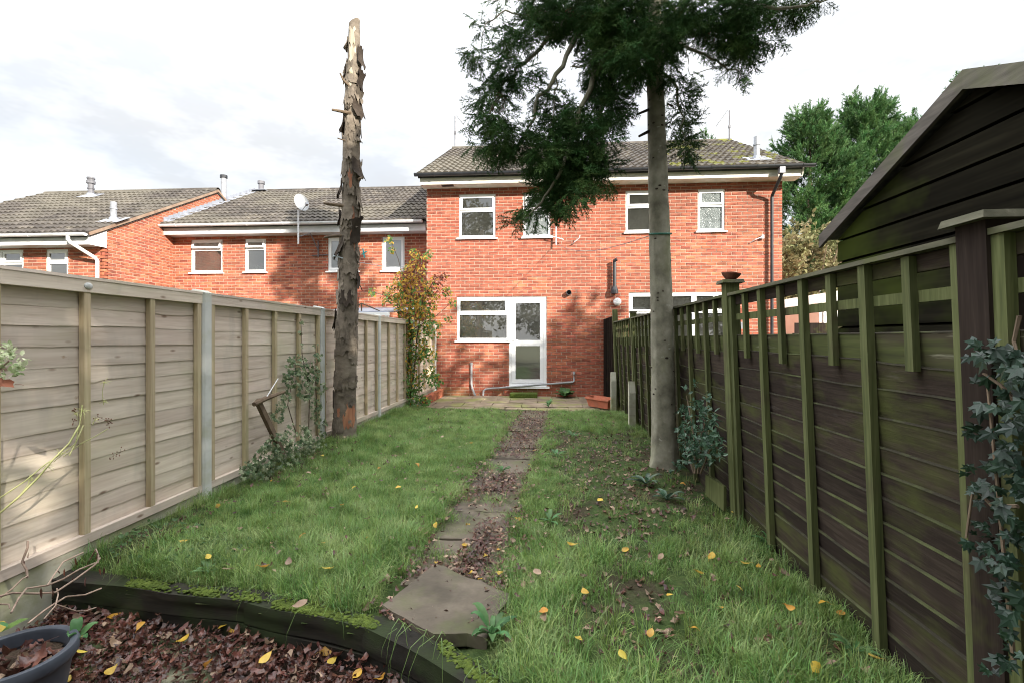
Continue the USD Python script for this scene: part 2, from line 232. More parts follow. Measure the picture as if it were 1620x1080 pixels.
C['backleaf'] = stuffmat('tree_leaf', [(.3, (.035, .04, .018)), (.7, (.09, .085, .04))], ns=1.0, rough=.6, bump=0, rnd=.3, trans=.2)
C['bark'] = stuffmat('smooth_bark', [(.25, (.085, .080, .058)), (.45, (.165, .155, .115)), (.62, (.235, .222, .172)), (.8, (.32, .30, .24))], scale=(1, 1, .8), ns=9, detail=8, rough=.9, bump=.6, bs=26, bdist=.006, rnd=0, stain=[((.16, .17, .075), (1, 1, .5), 2.4, .50, .66, .55), ((.36, .35, .30), (4, 4, 9), 3, .66, .70, .6)])
C['deadbark'] = stuffmat('dead_bark', [(.25, (.080, .064, .050)), (.45, (.155, .128, .100)), (.62, (.22, .184, .145)), (.8, (.30, .258, .208))], scale=(1, 1, 1.6), ns=8, detail=8, rough=.95, bump=.7, bs=22, bdist=.007, rnd=.06, stain=[((.11, .082, .06), (1.5, 1.5, 4), 2.4, .60, .72, .6)])
C['flake'] = stuffmat('bark_flake', [(.3, (.095, .077, .060)), (.6, (.185, .154, .122)), (.8, (.27, .235, .19))], scale=(1, 1, 1.6), ns=9, detail=8, rough=.95, bump=.8, bs=24, bdist=.008, rnd=.25)
C['heart'] = stuffmat('bare_wood', [(.3, (.22, .085, .05)), (.6, (.40, .19, .11)), (.8, (.52, .32, .20))], scale=(8, 8, .8), ns=3, rough=.8, bs=20, rnd=.15)
C['silver'] = stuffmat('weathered_wood', [(.3, (.24, .20, .15)), (.6, (.42, .37, .29)), (.8, (.54, .49, .40))], scale=(9, 9, .7), ns=3, rough=.9, bs=20, rnd=.1, stain=[((.14, .17, .06), (1, 1, 1), 5, .55, .68, .6)])
C['darkbark'] = stuffmat('dark_bark_edge', [(.3, (.020, .014, .010)), (.7, (.055, .042, .032))], ns=12, rough=1, bs=30, rnd=.2)
C['twig'] = stuffmat('twig', [(.3, (.08, .055, .035)), (.7, (.17, .125, .085))], ns=12, rough=.85, rnd=.2)
C['pale_twig'] = stuffmat('pale_twig', [(.3, (.22, .155, .115)), (.7, (.40, .30, .24))], ns=20, rough=.8, rnd=.15)
C['fennel'] = stuffmat('fennel_stem', [(.3, (.34, .37, .14)), (.7, (.52, .50, .25))], ns=12, rough=.6, rnd=.15)
C['ivy'] = stuffmat('ivy_leaf', [(.3, (.006, .018, .011)), (.55, (.013, .032, .019)), (.8, (.032, .062, .036))], ns=14, rough=.42, bump=.25, bs=40, rnd=.4, hue=.02, spec=.5, trans=.06)
C['ivy_pale'] = stuffmat('variegated_ivy', [(.35, (.035, .07, .03)), (.5, (.10, .145, .07)), (.64, (.25, .27, .165)), (.82, (.40, .38, .26))], ns=16, rough=.5, bump=.2, rnd=.3, hue=.015, trans=.15)
C['cream_leaf'] = stuffmat('cream_edged_leaf', [(.3, (.16, .26, .10)), (.5, (.38, .44, .24)), (.7, (.62, .62, .45))], ns=30, rough=.5, bump=.2, rnd=.2, trans=.25)
C['holly'] = stuffmat('evergreen_leaf', [(.3, (.022, .05, .03)), (.55, (.05, .10, .06)), (.8, (.12, .18, .11))], ns=12, rough=.4, bump=.2, rnd=.35, trans=.1, spec=.5)
C['bl_green'] = stuffmat('bush_green', [(.3, (.07, .15, .035)), (.7, (.18, .29, .085))], ns=8, rough=.5, bump=.1, rnd=.25, hue=.03, trans=.3)
C['bl_yellow'] = stuffmat('bush_yellow', [(.3, (.45, .27, .03)), (.7, (.62, .46, .10))], ns=8, rough=.5, bump=.1, rnd=.25, hue=.025, trans=.3)
C['bl_red'] = stuffmat('bush_red', [(.3, (.10, .030, .022)), (.7, (.26, .085, .045))], ns=8, rough=.55, bump=.1, rnd=.3, hue=.02, trans=.2)
C['terra'] = stuffmat('terracotta', [(.3, (.30, .085, .045)), (.7, (.46, .15, .085))], ns=10, rough=.75, bump=.2, rnd=.08, stain=[((.22, .10, .06), (1, 1, 1), 7, .52, .66, .5)])
C['clay'] = stuffmat('old_clay', [(.3, (.09, .035, .022)), (.7, (.20, .075, .045))], ns=14, rough=.85, bump=.3, bs=60, rnd=.1)
C['pot'] = stuffmat('pot_plastic', [(.3, (.030, .036, .048)), (.7, (.055, .064, .082))], ns=14, rough=.45, bump=.15, rnd=.05, spec=.5)
C['cream'] = stuffmat('caravan_shell', [(.3, (.62, .56, .46)), (.7, (.74, .69, .60))], ns=2, rough=.35, bump=.04, rnd=0, spec=.5)
C['cream_white'] = stuffmat('caravan_end', [(.3, (.76, .76, .75)), (.7, (.82, .82, .81))], ns=2, rough=.35, bump=.04, rnd=0, spec=.5)
C['red'] = stuffmat('red_lens', [(.3, (.45, .02, .02)), (.7, (.6, .03, .03))], ns=8, rough=.25, bump=0, rnd=0, spec=.5)
C['line'] = stuffmat('green_line', [(.3, (.03, .12, .09)), (.7, (.05, .18, .13))], ns=8, rough=.6, bump=0, rnd=0)
C['pale_line'] = stuffmat('washing_line', [(.3, (.30, .36, .40)), (.7, (.42, .48, .52))], ns=8, rough=.6, bump=0, rnd=0)
C['peg'] = stuffmat('turquoise_plastic', [(.3, (.02, .35, .40)), (.7, (.03, .45, .50))], ns=8, rough=.4, bump=0, rnd=0)
C['room'] = stuffmat('room_wall', [(.3, (.56, .55, .50)), (.7, (.64, .63, .57))], ns=1, rough=.9, bump=0, rnd=.1)
C['blind'] = stuffmat('pale_blind', [(.3, (.52, .56, .53)), (.7, (.60, .64, .61))], ns=1, rough=.9, bump=0, rnd=.05)
C['net'] = stuffmat('net_curtain', [(.3, (.60, .58, .55)), (.7, (.72, .70, .67))], ns=6, scale=(12, 1, 1), rough=.9, bump=.2, rnd=.05)
C['pink'] = stuffmat('pink_petal', [(.3, (.55, .08, .20)), (.7, (.70, .16, .30))], ns=6, rough=.6, bump=0, rnd=.1)
C['earth'] = stuffmat('far_ground', [(.3, (.05, .06, .025)), (.7, (.10, .10, .05))], ns=1, rough=1, bump=.3, rnd=0)
def glassmat(name, tint, rough, refl, mixfac=None):
    return MAT(stage, L + name, {'tr': ('transparent_bsdf', {'color': tint}), 'gl': ('glossy_bsdf', {'color': (refl,)*3, 'roughness': rough}), 'lw': ('fresnel', {'IOR': 3.0}), 'nz': ('noise_texture', {'scale': 2.0, 'detail': 2}),
                                 'bp': ('bump', {'strength': .12, 'distance': .01}), 'm': ('mix_closure', {}), 'df': ('diffuse_bsdf', {'color': (.30, .30, .26)}), 'n2': ('noise_texture', {'scale': 1.4, 'detail': 5}), 'mr': ('map_range', {'from_min': .3, 'from_max': .7, 'to_min': .03, 'to_max': .12, 'clamp': True}), 'm2': ('mix_closure', {})},
               [('nz.fac', 'bp.height'), ('bp.normal', 'gl.normal'), ('lw.fac', 'm.fac'), ('tr.BSDF', 'm.closure1'), ('gl.BSDF', 'm.closure2'), ('n2.fac', 'mr.value'), ('mr.result', 'm2.fac'), ('m.closure', 'm2.closure1'), ('df.BSDF', 'm2.closure2')], surface='m2.closure')
C['glass'] = glassmat('window_glass', (.86, .88, .87), .01, 1.0)
C['obscure'] = MAT(stage, L + 'obscure_glass', {'g': ('geometry', {}), 'v': ('voronoi_texture', {'scale': 55}), 'bp': ('bump', {'strength': .9, 'distance': .02}), 'n': ('noise_texture', {'scale': 9, 'detail': 4}), 'r': ('rgb_ramp', {'ramp': [(.3, (.13, .15, .15)), (.7, (.26, .29, .29))]}),
                     'p': ('principled_bsdf', {'roughness': .18, 'specular_ior_level': .7})},
                   [('g.position', 'v.vector'), ('v.distance', 'bp.height'), ('bp.normal', 'p.normal'), ('g.position', 'n.vector'), ('n.fac', 'r.fac'), ('r.color', 'p.base_color')], surface='p.BSDF')
C['wallback'] = MAT(stage, L + 'far_brickwork', {'g': ('geometry', {}), 'sx': ('separate_xyz', {}), 'ad': ('math', {'math_type': 'add'}), 'cx': ('combine_xyz', {}), 'b': ('brick_texture', {'scale': 1, 'brick_width': .225, 'row_height': .075, 'mortar_size': .006, 'color1': (.44, .13, .07), 'color2': (.30, .08, .05), 'mortar': (.52, .41, .32)}), 'p': ('principled_bsdf', {'roughness': .85})},
                    [('g.position', 'sx.vector'), ('sx.x', 'ad.value1'), ('sx.y', 'ad.value2'), ('ad.value', 'cx.x'), ('sx.z', 'cx.y'), ('cx.vector', 'b.vector'), ('b.color', 'p.base_color')], surface='p.BSDF')

# ------------------------------------------------------------------ ground
WALL = [(-2.62, 2.46), (-1.46, 2.31), (-.80, 2.14), (-.43, 1.99), (-.15, 1.75), (.25, 1.30), (.55, .80)]
def path_c(y): return -.52 + .053 * (np.asarray(y) - 2.4)
def wall_y(x): return np.interp(x, [p[0] for p in WALL], [p[1] for p in WALL])
def ground_h(x, y):
    x, y = np.asarray(x, float), np.asarray(y, float)
    h = .05*(n2(x, y, 1.1, 3) - .5) + .025*(n2(x, y, 4.5, 4) - .5)
    h += .07*np.exp(-((x + 2.4)**2 + (y - 5.67)**2) / .12) + .05*np.exp(-((x - 1.13)**2 + (y - 4.8)**2) / .10)
    h += .05*np.clip((-1.9 - x) / .7, 0, 1)
    h -= .05*np.exp(-((x - path_c(y)) / .24)**4) * (y < 8.9)
    h -= .05*np.clip((y - 7.9) / 1.0, 0, 1)
    e = np.clip(1 - (y - wall_y(x)) / .10, 0, 1.6)*(x < .55); h = h*(1 - np.minimum(e, 1)) - .018*e
    return h
def grid_mesh(x0, x1, y0, y1, d, hf, keep=None):
    xs, ys = np.arange(x0, x1 + d/2, d), np.arange(y0, y1 + d/2, d); X, Y = np.meshgrid(xs, ys, indexing='ij')
    v = np.stack([X, Y, hf(X, Y)], -1).reshape(-1, 3); i, j = np.meshgrid(np.arange(len(xs)-1), np.arange(len(ys)-1), indexing='ij'); m = len(ys)
    q = np.stack([i*m + j, (i+1)*m + j, (i+1)*m + j+1, i*m + j+1], -1).reshape(-1, 4)
    if keep is not None: q = q[keep(v[q].mean(1))]
    f = np.vstack([q[:, [0, 1, 2]], q[:, [0, 2, 3]]]); return v, f
def wall_y(x): return np.interp(x, [p[0] for p in WALL], [p[1] for p in WALL])
def far_h(X, Y):
    return -.26 + .14*np.clip((Y - 3.5)/2, 0, 1)*(X > -3) - .62*np.clip((-X - 3.2) / 4.0, 0, 1) - .6*np.clip((-X - 8.5) / 3.0, 0, 1)
xs = np.r_[-400, -120, -40, -20, np.arange(-13, -2, .8), np.arange(-2, 7, 1.0), 10, 16, 30, 60, 150, 400]
ys = np.r_[-400, -120, -40, -15, np.arange(-6, 20, 1.5), 24, 40, 80, 180, 400]
X, Y = np.meshgrid(xs, ys, indexing='ij'); v = np.stack([X, Y, far_h(X, Y)], -1).reshape(-1, 3)
i, j = np.meshgrid(np.arange(len(xs)-1), np.arange(len(ys)-1), indexing='ij'); m_ = len(ys)
q = np.stack([i*m_ + j, (i+1)*m_ + j, (i+1)*m_ + j+1, i*m_ + j+1], -1).reshape(-1, 4)
emit('ground', (v, np.vstack([q[:, [0, 1, 2]], q[:, [0, 2, 3]]])), C['earth'], kind='structure')
emit('lawn', grid_mesh(-2.62, 1.38, -.8, 8.98, .06, ground_h, lambda c: (c[:, 1] > wall_y(c[:, 0]) - .05) | (c[:, 0] > .55)), C['turf'], smooth=True, kind='structure')

# the lower patio in front of the retaining wall: worn slabs
PZ = -.185
pat = thing('patio', None, None, (0, 0, PZ)); custom(stage.GetPrimAtPath(pat.path), None, None, None, 'structure')
emit('bed', MB().box(-2.62, 1.3, -1.2, 2.50, -.25, PZ - .012), C['soil'], pat)
for a in range(7):
    for b in range(6):
        x0, y0 = -2.62 + a*.6, -1.1 + b*.6
        if y0 + .3 > wall_y(min(x0 + .55, .55)) or x0 > .4: continue
        z = PZ + rng.uniform(-.004, .004)
        emit('paving_slab', MB().box(x0 + .006, x0 + .594, y0 + .006, min(y0 + .594, wall_y(x0 + .55) - .05), z - .03, z), C['patio_slab'], pat)

# retaining wall of old sleepers
rw = thing('retaining_wall', 'low dark mossy wall of stacked timber sleepers holding up the lawn', 'retaining wall', (-1, 2.2, -.25))
segs = [((-2.60, 2.40), (-1.44, 2.26)), ((-1.44, 2.26), (-.78, 2.085)), ((-.78, 2.085), (-.14, 1.70)), ((-.14, 1.70), (.55, .72))]
for (a, b) in segs:
    for k in range(2):
        zt = .006 - k*.112; o = .012 if k else 0
        p, q_ = np.array([*a, zt - .054]), np.array([*b, zt - .054]); t = (q_ - p)/np.linalg.norm(q_ - p); nn = np.array([-t[1], t[0], 0])
        m = trimesh.creation.box((np.linalg.norm(q_ - p) + .02, .10, .106)); m = m.subdivide().subdivide().subdivide(); vv = np.array(m.vertices)
        vv += (N(vv*np.array([3, 18, 18.]) + 11*k + a[0], 5)[:, None] - .5) * np.array([0, .022, .022])
        vv = (p + q_)/2 + vv[:, :1]*t + (vv[:, 1:2] + .03 + rng.uniform(-.004, .004))*nn + vv[:, 2:]*np.array([0, 0, 1.0])
        emit('sleeper', (vv, m.faces), C['sleeper'], rw, smooth=40)

# garden path of sunken stone slabs, with the broken slab over the wall's edge
gp = thing('garden_path', None, None, (-.3, 5, 0)); custom(stage.GetPrimAtPath(gp.path), None, None, None, 'structure')
def rough_slab(poly, z, th, tilt=(0, 0), name='path_slab', mat='slab', T=None):
    poly = np.asarray(poly, float); pts = []
    for a, b in zip(poly, np.roll(poly, -1, 0)):
        k = max(2, int(np.linalg.norm(b - a) / .06))
        for s in range(k): pts.append(a + (b - a)*s/k + rng.normal(0, .007, 2))
    pg = Polygon(pts).buffer(0); c = poly.mean(0)
    m = MB().prism(pg, -th, 0, lambda v: np.stack([v[:, 0], v[:, 1], z + v[:, 2] + tilt[0]*(v[:, 0]-c[0]) + tilt[1]*(v[:, 1]-c[1])], 1))
    return emit(name, m, C[mat], T)
rough_slab([tuple(at_z(u, w, .03)[:2]) for u, w in ((604, 957), (640, 977), (684, 1000), (768, 1008), (806, 940), (690, 893))], .034, .055, (.01, .01), 'path_slab', 'slab', gp)
y = 2.48
while y < 8.7:
    d = rng.uniform(.46, .62); w = rng.uniform(.24, .29); x = float(path_c(y + d/2)) + rng.uniform(-.03, .03)
    rough_slab([(x - w, y), (x + w, y + rng.uniform(-.02, .02)), (x + w - .01, y + d - .025), (x - w + .01, y + d - .025)], rng.uniform(-.02, -.006) - .05*max(0, (y - 7.9)), .04, tuple(rng.normal(0, .012, 2)), 'path_slab', 'slab', gp)
    y += d
# paving along the back of the house
tp = thing('terrace_paving', None, None, (-.6, 10, -.07)); custom(stage.GetPrimAtPath(tp.path), None, None, None, 'structure')
emit('bed', MB().box(-2.6, 1.32, 8.80, 11.27, -.2, -.085), C['soil'], tp)
yy = 8.86
for r in range(4):
    x = -2.6 - .3*(r % 2)
    while x < 1.3:
        a, b = max(x, -2.6), min(x + .6, 1.3)
        if b - a > .1: rough_slab([(a + .006, yy), (b - .006, yy), (b - .006, yy + .585), (a + .006, yy + .585)], -.062 + rng.uniform(-.008, .008), .04, tuple(rng.normal(0, .008, 2)), 'paving_slab', 'paving', tp)
        x += .6
    yy += .6

# ------------------------------------------------------------------ houses
def rect_minus(s0, s1, z0, z1, ops):
    out = [(s0, s1)]
    for (a, b, c, d) in ops:
        if min(z1, d) - max(z0, c) < .02: continue
        nxt = []
        for (p, q_) in out:
            if b <= p or a >= q_: nxt.append((p, q_)); continue
            if a - p > .014: nxt.append((p, a))
            if q_ - b > .014: nxt.append((b, q_))
        out = nxt
    return out
def brick_wall(T, A, B, zb, ztop, ops, topz=None, plinth=0, vis=lambda p: True, prio=None, count=300):
    A, B = np.array(A, float), np.array(B, float); Ln = np.linalg.norm(B - A); d = (B - A)/Ln; n = np.array([d[1], -d[0]])
    fn = lambda v: np.stack([A[0] + d[0]*v[:, 0] + n[0]*v[:, 2], A[1] + d[1]*v[:, 0] + n[1]*v[:, 2], v[:, 1]], 1)
    topz = topz or (lambda s: ztop)
    ss = np.linspace(0, Ln, 41); outl = Polygon([(0, zb)] + [(Ln, zb)] + [(s, topz(s)) for s in ss[::-1]])
    for (a, b, c, e) in ops: outl = outl.difference(sbox(a, c, b, e))
    emit('mortar_wall', MB().prism(outl, -.10, 0, fn), C['mortar'], T)
    bricks = []
    for k in range(int((max(topz(s) for s in ss) - zb)/.075)):
        z0 = zb + .075*k + .005; z1 = z0 + .065
        off = (.1125*(k % 2) + float(A @ d)) % .225
        for i in range(int(Ln/.225) + 3):
            s0 = -off + .225*i; s1 = s0 + .215
            for (a, b) in rect_minus(max(0, s0), min(Ln, s1), z0, z1, ops):
                if b - a < .014 or topz((a + b)/2) < z1 - .01: continue
                bricks.append((a, b, z0, z1, k))
    P = [fn(np.array([[(a + b)/2, (c + e)/2, 0]]))[0] for a, b, c, e, k in bricks]
    sc = [(0 if vis(p) else 1000) + (prio(p) if prio else np.linalg.norm(p - [0, 0, EYE])) for p in P]
    rest, restp = MB(), MB()
    for r, i in enumerate(np.argsort(sc)):
        a, b, z0, z1, k = bricks[i]; pr = .006 + .004*random.random(); j = .0025
        e = [random.uniform(-j, j) for _ in range(4)]
        loc = np.array([(a + e[0], z0 + e[1], -.004), (b + e[2], z0 + e[3], -.004), (b + e[2], z1 + e[3], -.004), (a + e[0], z1 + e[1], -.004),
                        (a + e[0] + .003, z0 + e[1] + .003, pr), (b + e[2] - .003, z0 + e[3] + .003, pr), (b + e[2] - .003, z1 + e[3] - .003, pr), (a + e[0] + .003, z1 + e[1] - .003, pr)])
        w = fn(loc); pl = k < plinth
        if r < count: emit('brick', MB().hexa(w), C['plinth' if pl else 'brick'], T)
        else: (restp if pl else rest).hexa(w)
    if rest.n: emit('bricks', rest, C['brick'], T, kind='stuff')
    if restp.n: emit('plinth_bricks', restp, C['plinth'], T, kind='stuff')
def ring(m, x0, x1, z0, z1, w, y0, y1):
    m.box(x0, x0 + w, y0, y1, z0, z1); m.box(x1 - w, x1, y0, y1, z0, z1)
    m.box(x0 + w, x1 - w, y0 + .001, y1 - .001, z0, z0 + w); m.box(x0 + w, x1 - w, y0 + .001, y1 - .001, z1 - w, z1); return m
def quad(x0, x1, z0, z1, y): return MB().add([(x0, y, z0), (x1, y, z0), (x1, y, z1), (x0, y, z1)], [[0, 1, 2, 3]])
def room(T, x0, x1, z0, z1, y, depth=1.3, mat='room'):
    m = MB(); a, b, c, e = x0 - .12, x1 + .12, z0 - .12, z1 + .12
    P = [(a, y, c), (b, y, c), (b, y, e), (a, y, e), (a, y + depth, c), (b, y + depth, c), (b, y + depth, e), (a, y + depth, e)]
    m.add(P, [[4, 5, 6, 7], [0, 1, 5, 4], [1, 2, 6, 5], [2, 3, 7, 6], [3, 0, 4, 7]]); emit('room', m, C[mat], T)
def window(T, y, x0, x1, z0, z1, trans=None, opened=0, pane='glass', pane_top=None, mull=(), sash_full=False, blind=None, label=None, cill=True):
    w = .052; yf = y + .018; m = MB(); zc = z0 + (.034 if cill else 0); ring(m, x0, x1, zc, z1, w, yf, yf + .07)
    if trans: m.box(x0 + w, x1 - w, yf + .001, yf + .069, trans - .026, trans + .026)
    for mx in mull: m.box(mx - .028, mx + .028, yf + .002, yf + .068, zc + w, z1 - w)
    W = emit('window', m, C['upvc'], T, label=label)
    if cill: emit('cill', MB().box(x0 - .05, x1 + .05, y - .055, yf + .03, z0 - .008, z0 + .026), C['upvc'], W)
    xs_ = [x0 + w - .028] + list(mull) + [x1 - w + .028]
    for a, b in zip(xs_[:-1], xs_[1:]):
        a, b = a + .028, b - .028
        if trans:
            emit('pane', quad(a, b, zc + w, trans - .026, yf + .03), C[pane], W)
            zz0, zz1 = trans + .02, z1 - w + .006
            m = MB(); ring(m, a - .016, b + .016, zz0, zz1, .044, yf - .022, yf + .03); g = quad(a + .026, b - .026, zz0 + .04, zz1 - .04, yf - .002)
            if opened:
                c_, s_ = math.cos(opened), math.sin(opened)
                def rot(mb):
                    for k in range(len(mb.v)):
                        dy, dz = mb.v[k][:, 1] - yf, mb.v[k][:, 2] - zz1
                        mb.v[k] = np.stack([mb.v[k][:, 0], yf + dy*c_ + dz*s_, zz1 + dz*c_ - dy*s_], 1)
                    return mb
                m, g = rot(m), rot(g)
            emit('sash', m, C['upvc'], W); emit('pane', g, C[pane_top or pane], W)
        elif sash_full:
            m = MB(); ring(m, a - .016, b + .016, zc + w - .016, z1 - w + .016, .05, yf - .018, yf + .03)
            emit('sash', m, C['upvc'], W); emit('pane', quad(a + .03, b - .03, zc + w + .03, z1 - w - .03, yf + .004), C[pane], W)
        else: emit('pane', quad(a, b, zc + w, z1 - w, yf + .03), C[pane], W)
    if blind == 'blind': emit('blind', MB().box(x0 + .06, x1 - .06, yf + .10, yf + .105, z0 + .18, z1 - .05), C['blind'], W)
    if blind == 'net':
        X = np.linspace(x0 + .05, x1 - .05, 24); m = MB()
        for s in (0, 1):
            for a, b in zip(X[:-1], X[1:]):
                fx = (a - x0)/(x1 - x0); hgt = (.10 + 1.1*abs(fx - .45)) if fx < .45 else (.55 - .75*(fx - .45))
                ya, yb = yf + .12 + .012*math.sin(a*60), yf + .12 + .012*math.sin(b*60)
                zb_ = z1 - .06 - min(.62, .22 + hgt*.9)*(z1 - z0)
                if s == 0: m.add([(a, ya, zb_), (b, yb, zb_), (b, yb, z1 - .05), (a, ya, z1 - .05)], [[0, 1, 2, 3]])
        emit('net_curtain', m, C['net'], W)
    room(T, x0, x1, z0, z1, y + .105)
    return W
def roof(T, x0, x1, ey, ez, ry, rz, mats, label=None, overhang_end=.0):
    sl = math.hypot(ry - ey, rz - ez); u = np.array([0, (ry - ey)/sl, (rz - ez)/sl]); nn = np.array([0, -u[2], u[1]]); ex = np.array([1.0, 0, 0])
    th = .07; back = 2*ry - ey
    emit('roof_deck', MB().prism(Polygon([(ey + .02, ez - .03), (ry, rz - .03), (back, ez - .03), (back, ez - .03 - th), (ry, rz - .03 - th), (ey + .02, ez - .03 - th)]), x0 + .02, x1 - .02, lambda v: np.stack([v[:, 2], v[:, 0], v[:, 1]], 1)), C['felt'], T)
    rows = int(round(sl/.345)); g = sl/rows; cols = int(round((x1 - x0)/.30)); w = (x1 - x0)/cols; K = 10
    tt = np.linspace(0, 1, K + 1); h = .034*np.power(.5 - .5*np.cos(4*np.pi*tt), .8)
    for r in range(rows):
        for c in range(cols):
            o = np.array([x0 + c*w, ey, ez]) + u*(r*g - .03) + nn*rng.uniform(-.003, .005); jz = rng.uniform(-.004, .004)
            xx = (tt*w*.995)[:, None]*ex
            fb = o + xx + (h - .014)[:, None]*nn + u*jz; ft = o + xx + (h + .030)[:, None]*nn + u*(jz + .004); bk = o + xx + (h - .004)[:, None]*nn + u*(g + .05)
            V = np.vstack([fb, ft, bk]); n1 = K + 1; i = np.arange(K)
            q_ = np.vstack([np.stack([i, i + 1, i + 1 + n1, i + n1], 1), np.stack([i + n1, i + 1 + n1, i + 1 + 2*n1, i + 2*n1], 1)])
            side = [[0, n1, 2*n1, 2*n1], [n1 - 1, 3*n1 - 1, 2*n1 - 1, 2*n1 - 1]]
            emit('roof_tile', MB().add(V, np.vstack([q_, side])), mats(o[0]), T)
    k = int(round((x1 - x0)/.45)); wr = (x1 - x0)/k
    for c in range(k):
        a = np.linspace(-1.9, 1.9, 9); rr = .115
        pts = np.stack([np.sin(a)*rr, np.cos(a)*rr - .05], 1); xa, xb = x0 + c*wr + .002, x0 + (c+1)*wr - .004
        V = np.vstack([np.stack([np.full(9, x_), ry + pts[:, 0]*s_, rz + pts[:, 1]*s_ + .0], 1) for x_, s_ in ((xa, 1.03), (xb, 1.0), (xb, .84), (xa, .84))]); i = np.arange(8)
        F_ = np.vstack([np.stack([i + 9*p_, i + 1 + 9*p_, i + 1 + 9*((p_+1) % 4), i + 9*((p_+1) % 4)], 1) for p_ in range(4)])
        emit('ridge_tile', MB().add(V, F_[:, ::-1]), mats(xa), T)
def gutter(T, x0, x1, y, z, mat, clip=True):
    a = np.linspace(math.pi, 2*math.pi, 9); r, t = .056, .006
    out = [(r*math.cos(q_), r*math.sin(q_)) for q_ in a]; inn = [((r - t)*math.cos(q_), (r - t)*math.sin(q_)) for q_ in a[::-1]]
    pg = Polygon([(p + y, q_*1.15 + z) for p, q_ in out + inn])
    G = emit('gutter', MB().prism(pg, x0, x1, lambda v: np.stack([v[:, 2], v[:, 0], v[:, 1]], 1)), mat, T)
    m = MB()
    for xe in (x0, x1):
        m.prism(Polygon([(p + y, q_*1.15 + z) for p, q_ in out]), xe - .004, xe + .004, lambda v: np.stack([v[:, 2], v[:, 0], v[:, 1]], 1))
    emit('end_cap', m, mat, G)
    pg2 = Polygon([(p*1.1 + y, q_*1.28 + z + .004) for p, q_ in out + inn[:]]).buffer(0)
    for xc in np.arange(x0 + .45, x1 - .2, .95):
        ob = [(1.12*p + y, 1.28*q_ + z + .003) for p, q_ in out]; ib = [(1.02*p + y, 1.17*q_ + z + .003) for p, q_ in out[::-1]]
        emit('gutter_clip', MB().prism(Polygon(ob + ib), xc - .02, xc + .02, lambda v: np.stack([v[:, 2], v[:, 0], v[:, 1]], 1)), mat, G)
def eaves(T, x0, x1, yw, yf, z0, z1, fmat, smat):
    emit('fascia', MB().box(x0, x1, yf, yf + .02, z0, z1), fmat, T)
    emit('soffit', MB().box(x0, x1, yf + .02, yw + .01, z0 + .004, z0 + .016), smat, T)
def shell(T, x0, x1, y0, y1, zb, ze, ry, rz, sides):
    m = MB()
    k = (rz - ze)/(ry - y0)
    for s in sides:
        xa, xb = (x0, x0 + .1) if s < 0 else (x1 - .1, x1)
        m.prism(Polygon([(y0 + .101, zb), (y1, zb), (y1, ze + .1), (ry, rz - .16), (y0 + .101, ze + .1)]), xa, xb, lambda v: np.stack([v[:, 2], v[:, 0], v[:, 1]], 1))
    m.box(x0 + .1, x1 - .1, y1 - .1, y1, zb, ze + .1)
    emit('outer_wall', m, C['wallback'], T)
ZB = -.09
def zs(z, zb=ZB): return zb + round((z - zb)/.075)*.075
def op(A, x0, x1, z0, z1, zb=ZB): return (x0 - A, x1 - A, z0, z1)
HOUSE = 'terraced houses with brown tiled roofs'
fence_line = lambda u: 432 + .117*u
# --- our house
XA, XM, XB, YH = -2.83, 1.21, 5.25, 11.28
hA = thing('brick_house', 'taller red brick house with white glazed back door and kitchen window facing the lawn', 'house', (XA, YH, ZB), HOUSE)
w1 = (-2.06, -1.20, zs(3.62), zs(4.62)); w2 = (-.55, .08, zs(3.62), zs(4.6)); kw = (-2.11, -.885, zs(1.19), zs(2.25)); dr = (-.885, -.01, zs(.14), zs(2.25))
brick_wall(hA, (XA, YH), (XM, YH), ZB, 4.80, [op(XA, *w) for w in (w1, w2, kw, dr)], plinth=3, prio=lambda p: abs(p[2] - 1.4) + .35*abs(p[0] + .3))
window(hA, YH, *w1, trans=4.25, pane_top='glass'); window(hA, YH, *w2, trans=4.25, pane='obscure')
window(hA, YH, *kw, trans=1.84)
# back door
D_ = emit('door_frame', ring(MB(), dr[0], dr[1], dr[2] + .03, dr[3], .062, YH + .016, YH + .086), C['upvc'], hA)
emit('threshold', MB().box(dr[0] - .07, dr[1] + .07, YH - .06, YH + .05, dr[2] - .02, dr[2] + .03), C['upvc'], D_)
a, b, c, e = dr[0] + .066, dr[1] - .066, dr[2] + .10, dr[3] - .066
m = ring(MB(), a, b, c, e, .088, YH + .026, YH + .076); m.box(a + .088, b - .088, YH + .027, YH + .075, c + .86, c + .99)
D2 = emit('door', m, C['upvc'], hA, label='white door with two tall panes')
emit('pane', quad(a + .088, b - .088, c + .088, c + .86, YH + .05), C['glass'], D2); emit('pane', quad(a + .088, b - .088, c + .99, e - .088, YH + .05), C['glass'], D2)
emit('handle', MB().box(a + .025, a + .055, YH + .012, YH + .026, c + .88, c + 1.10).tube([(a + .04, YH - .02, c + 1.0), (a + .15, YH - .025, c + .99)], .010), C['upvc'], D2)
room(hA, dr[0], dr[1], dr[2], dr[3], YH + .11)
roof(hA, -2.95, XM, 10.85, 5.0, 15.0, 7.18, lambda x: C['tile'])
gutter(hA, -2.99, XM, 10.80, 4.985, C['black']); eaves(hA, -2.90, XM, YH, 10.93, 4.775, 4.94, C['white_wood'], C['white_wood'])
emit('vent_slot', MB().box(-2.42, -2.14, 10.98, 11.12, 4.772, 4.778), C['black'], hA)
shell(hA, XA, XM, YH, 18.7, ZB - .6, 4.8, 15.0, 7.12, (-1,))
emit('step', MB().box(-.84, -.22, 10.86, 11.25, -.07, .03), C['moss'], hA, label='mossy stone door step')
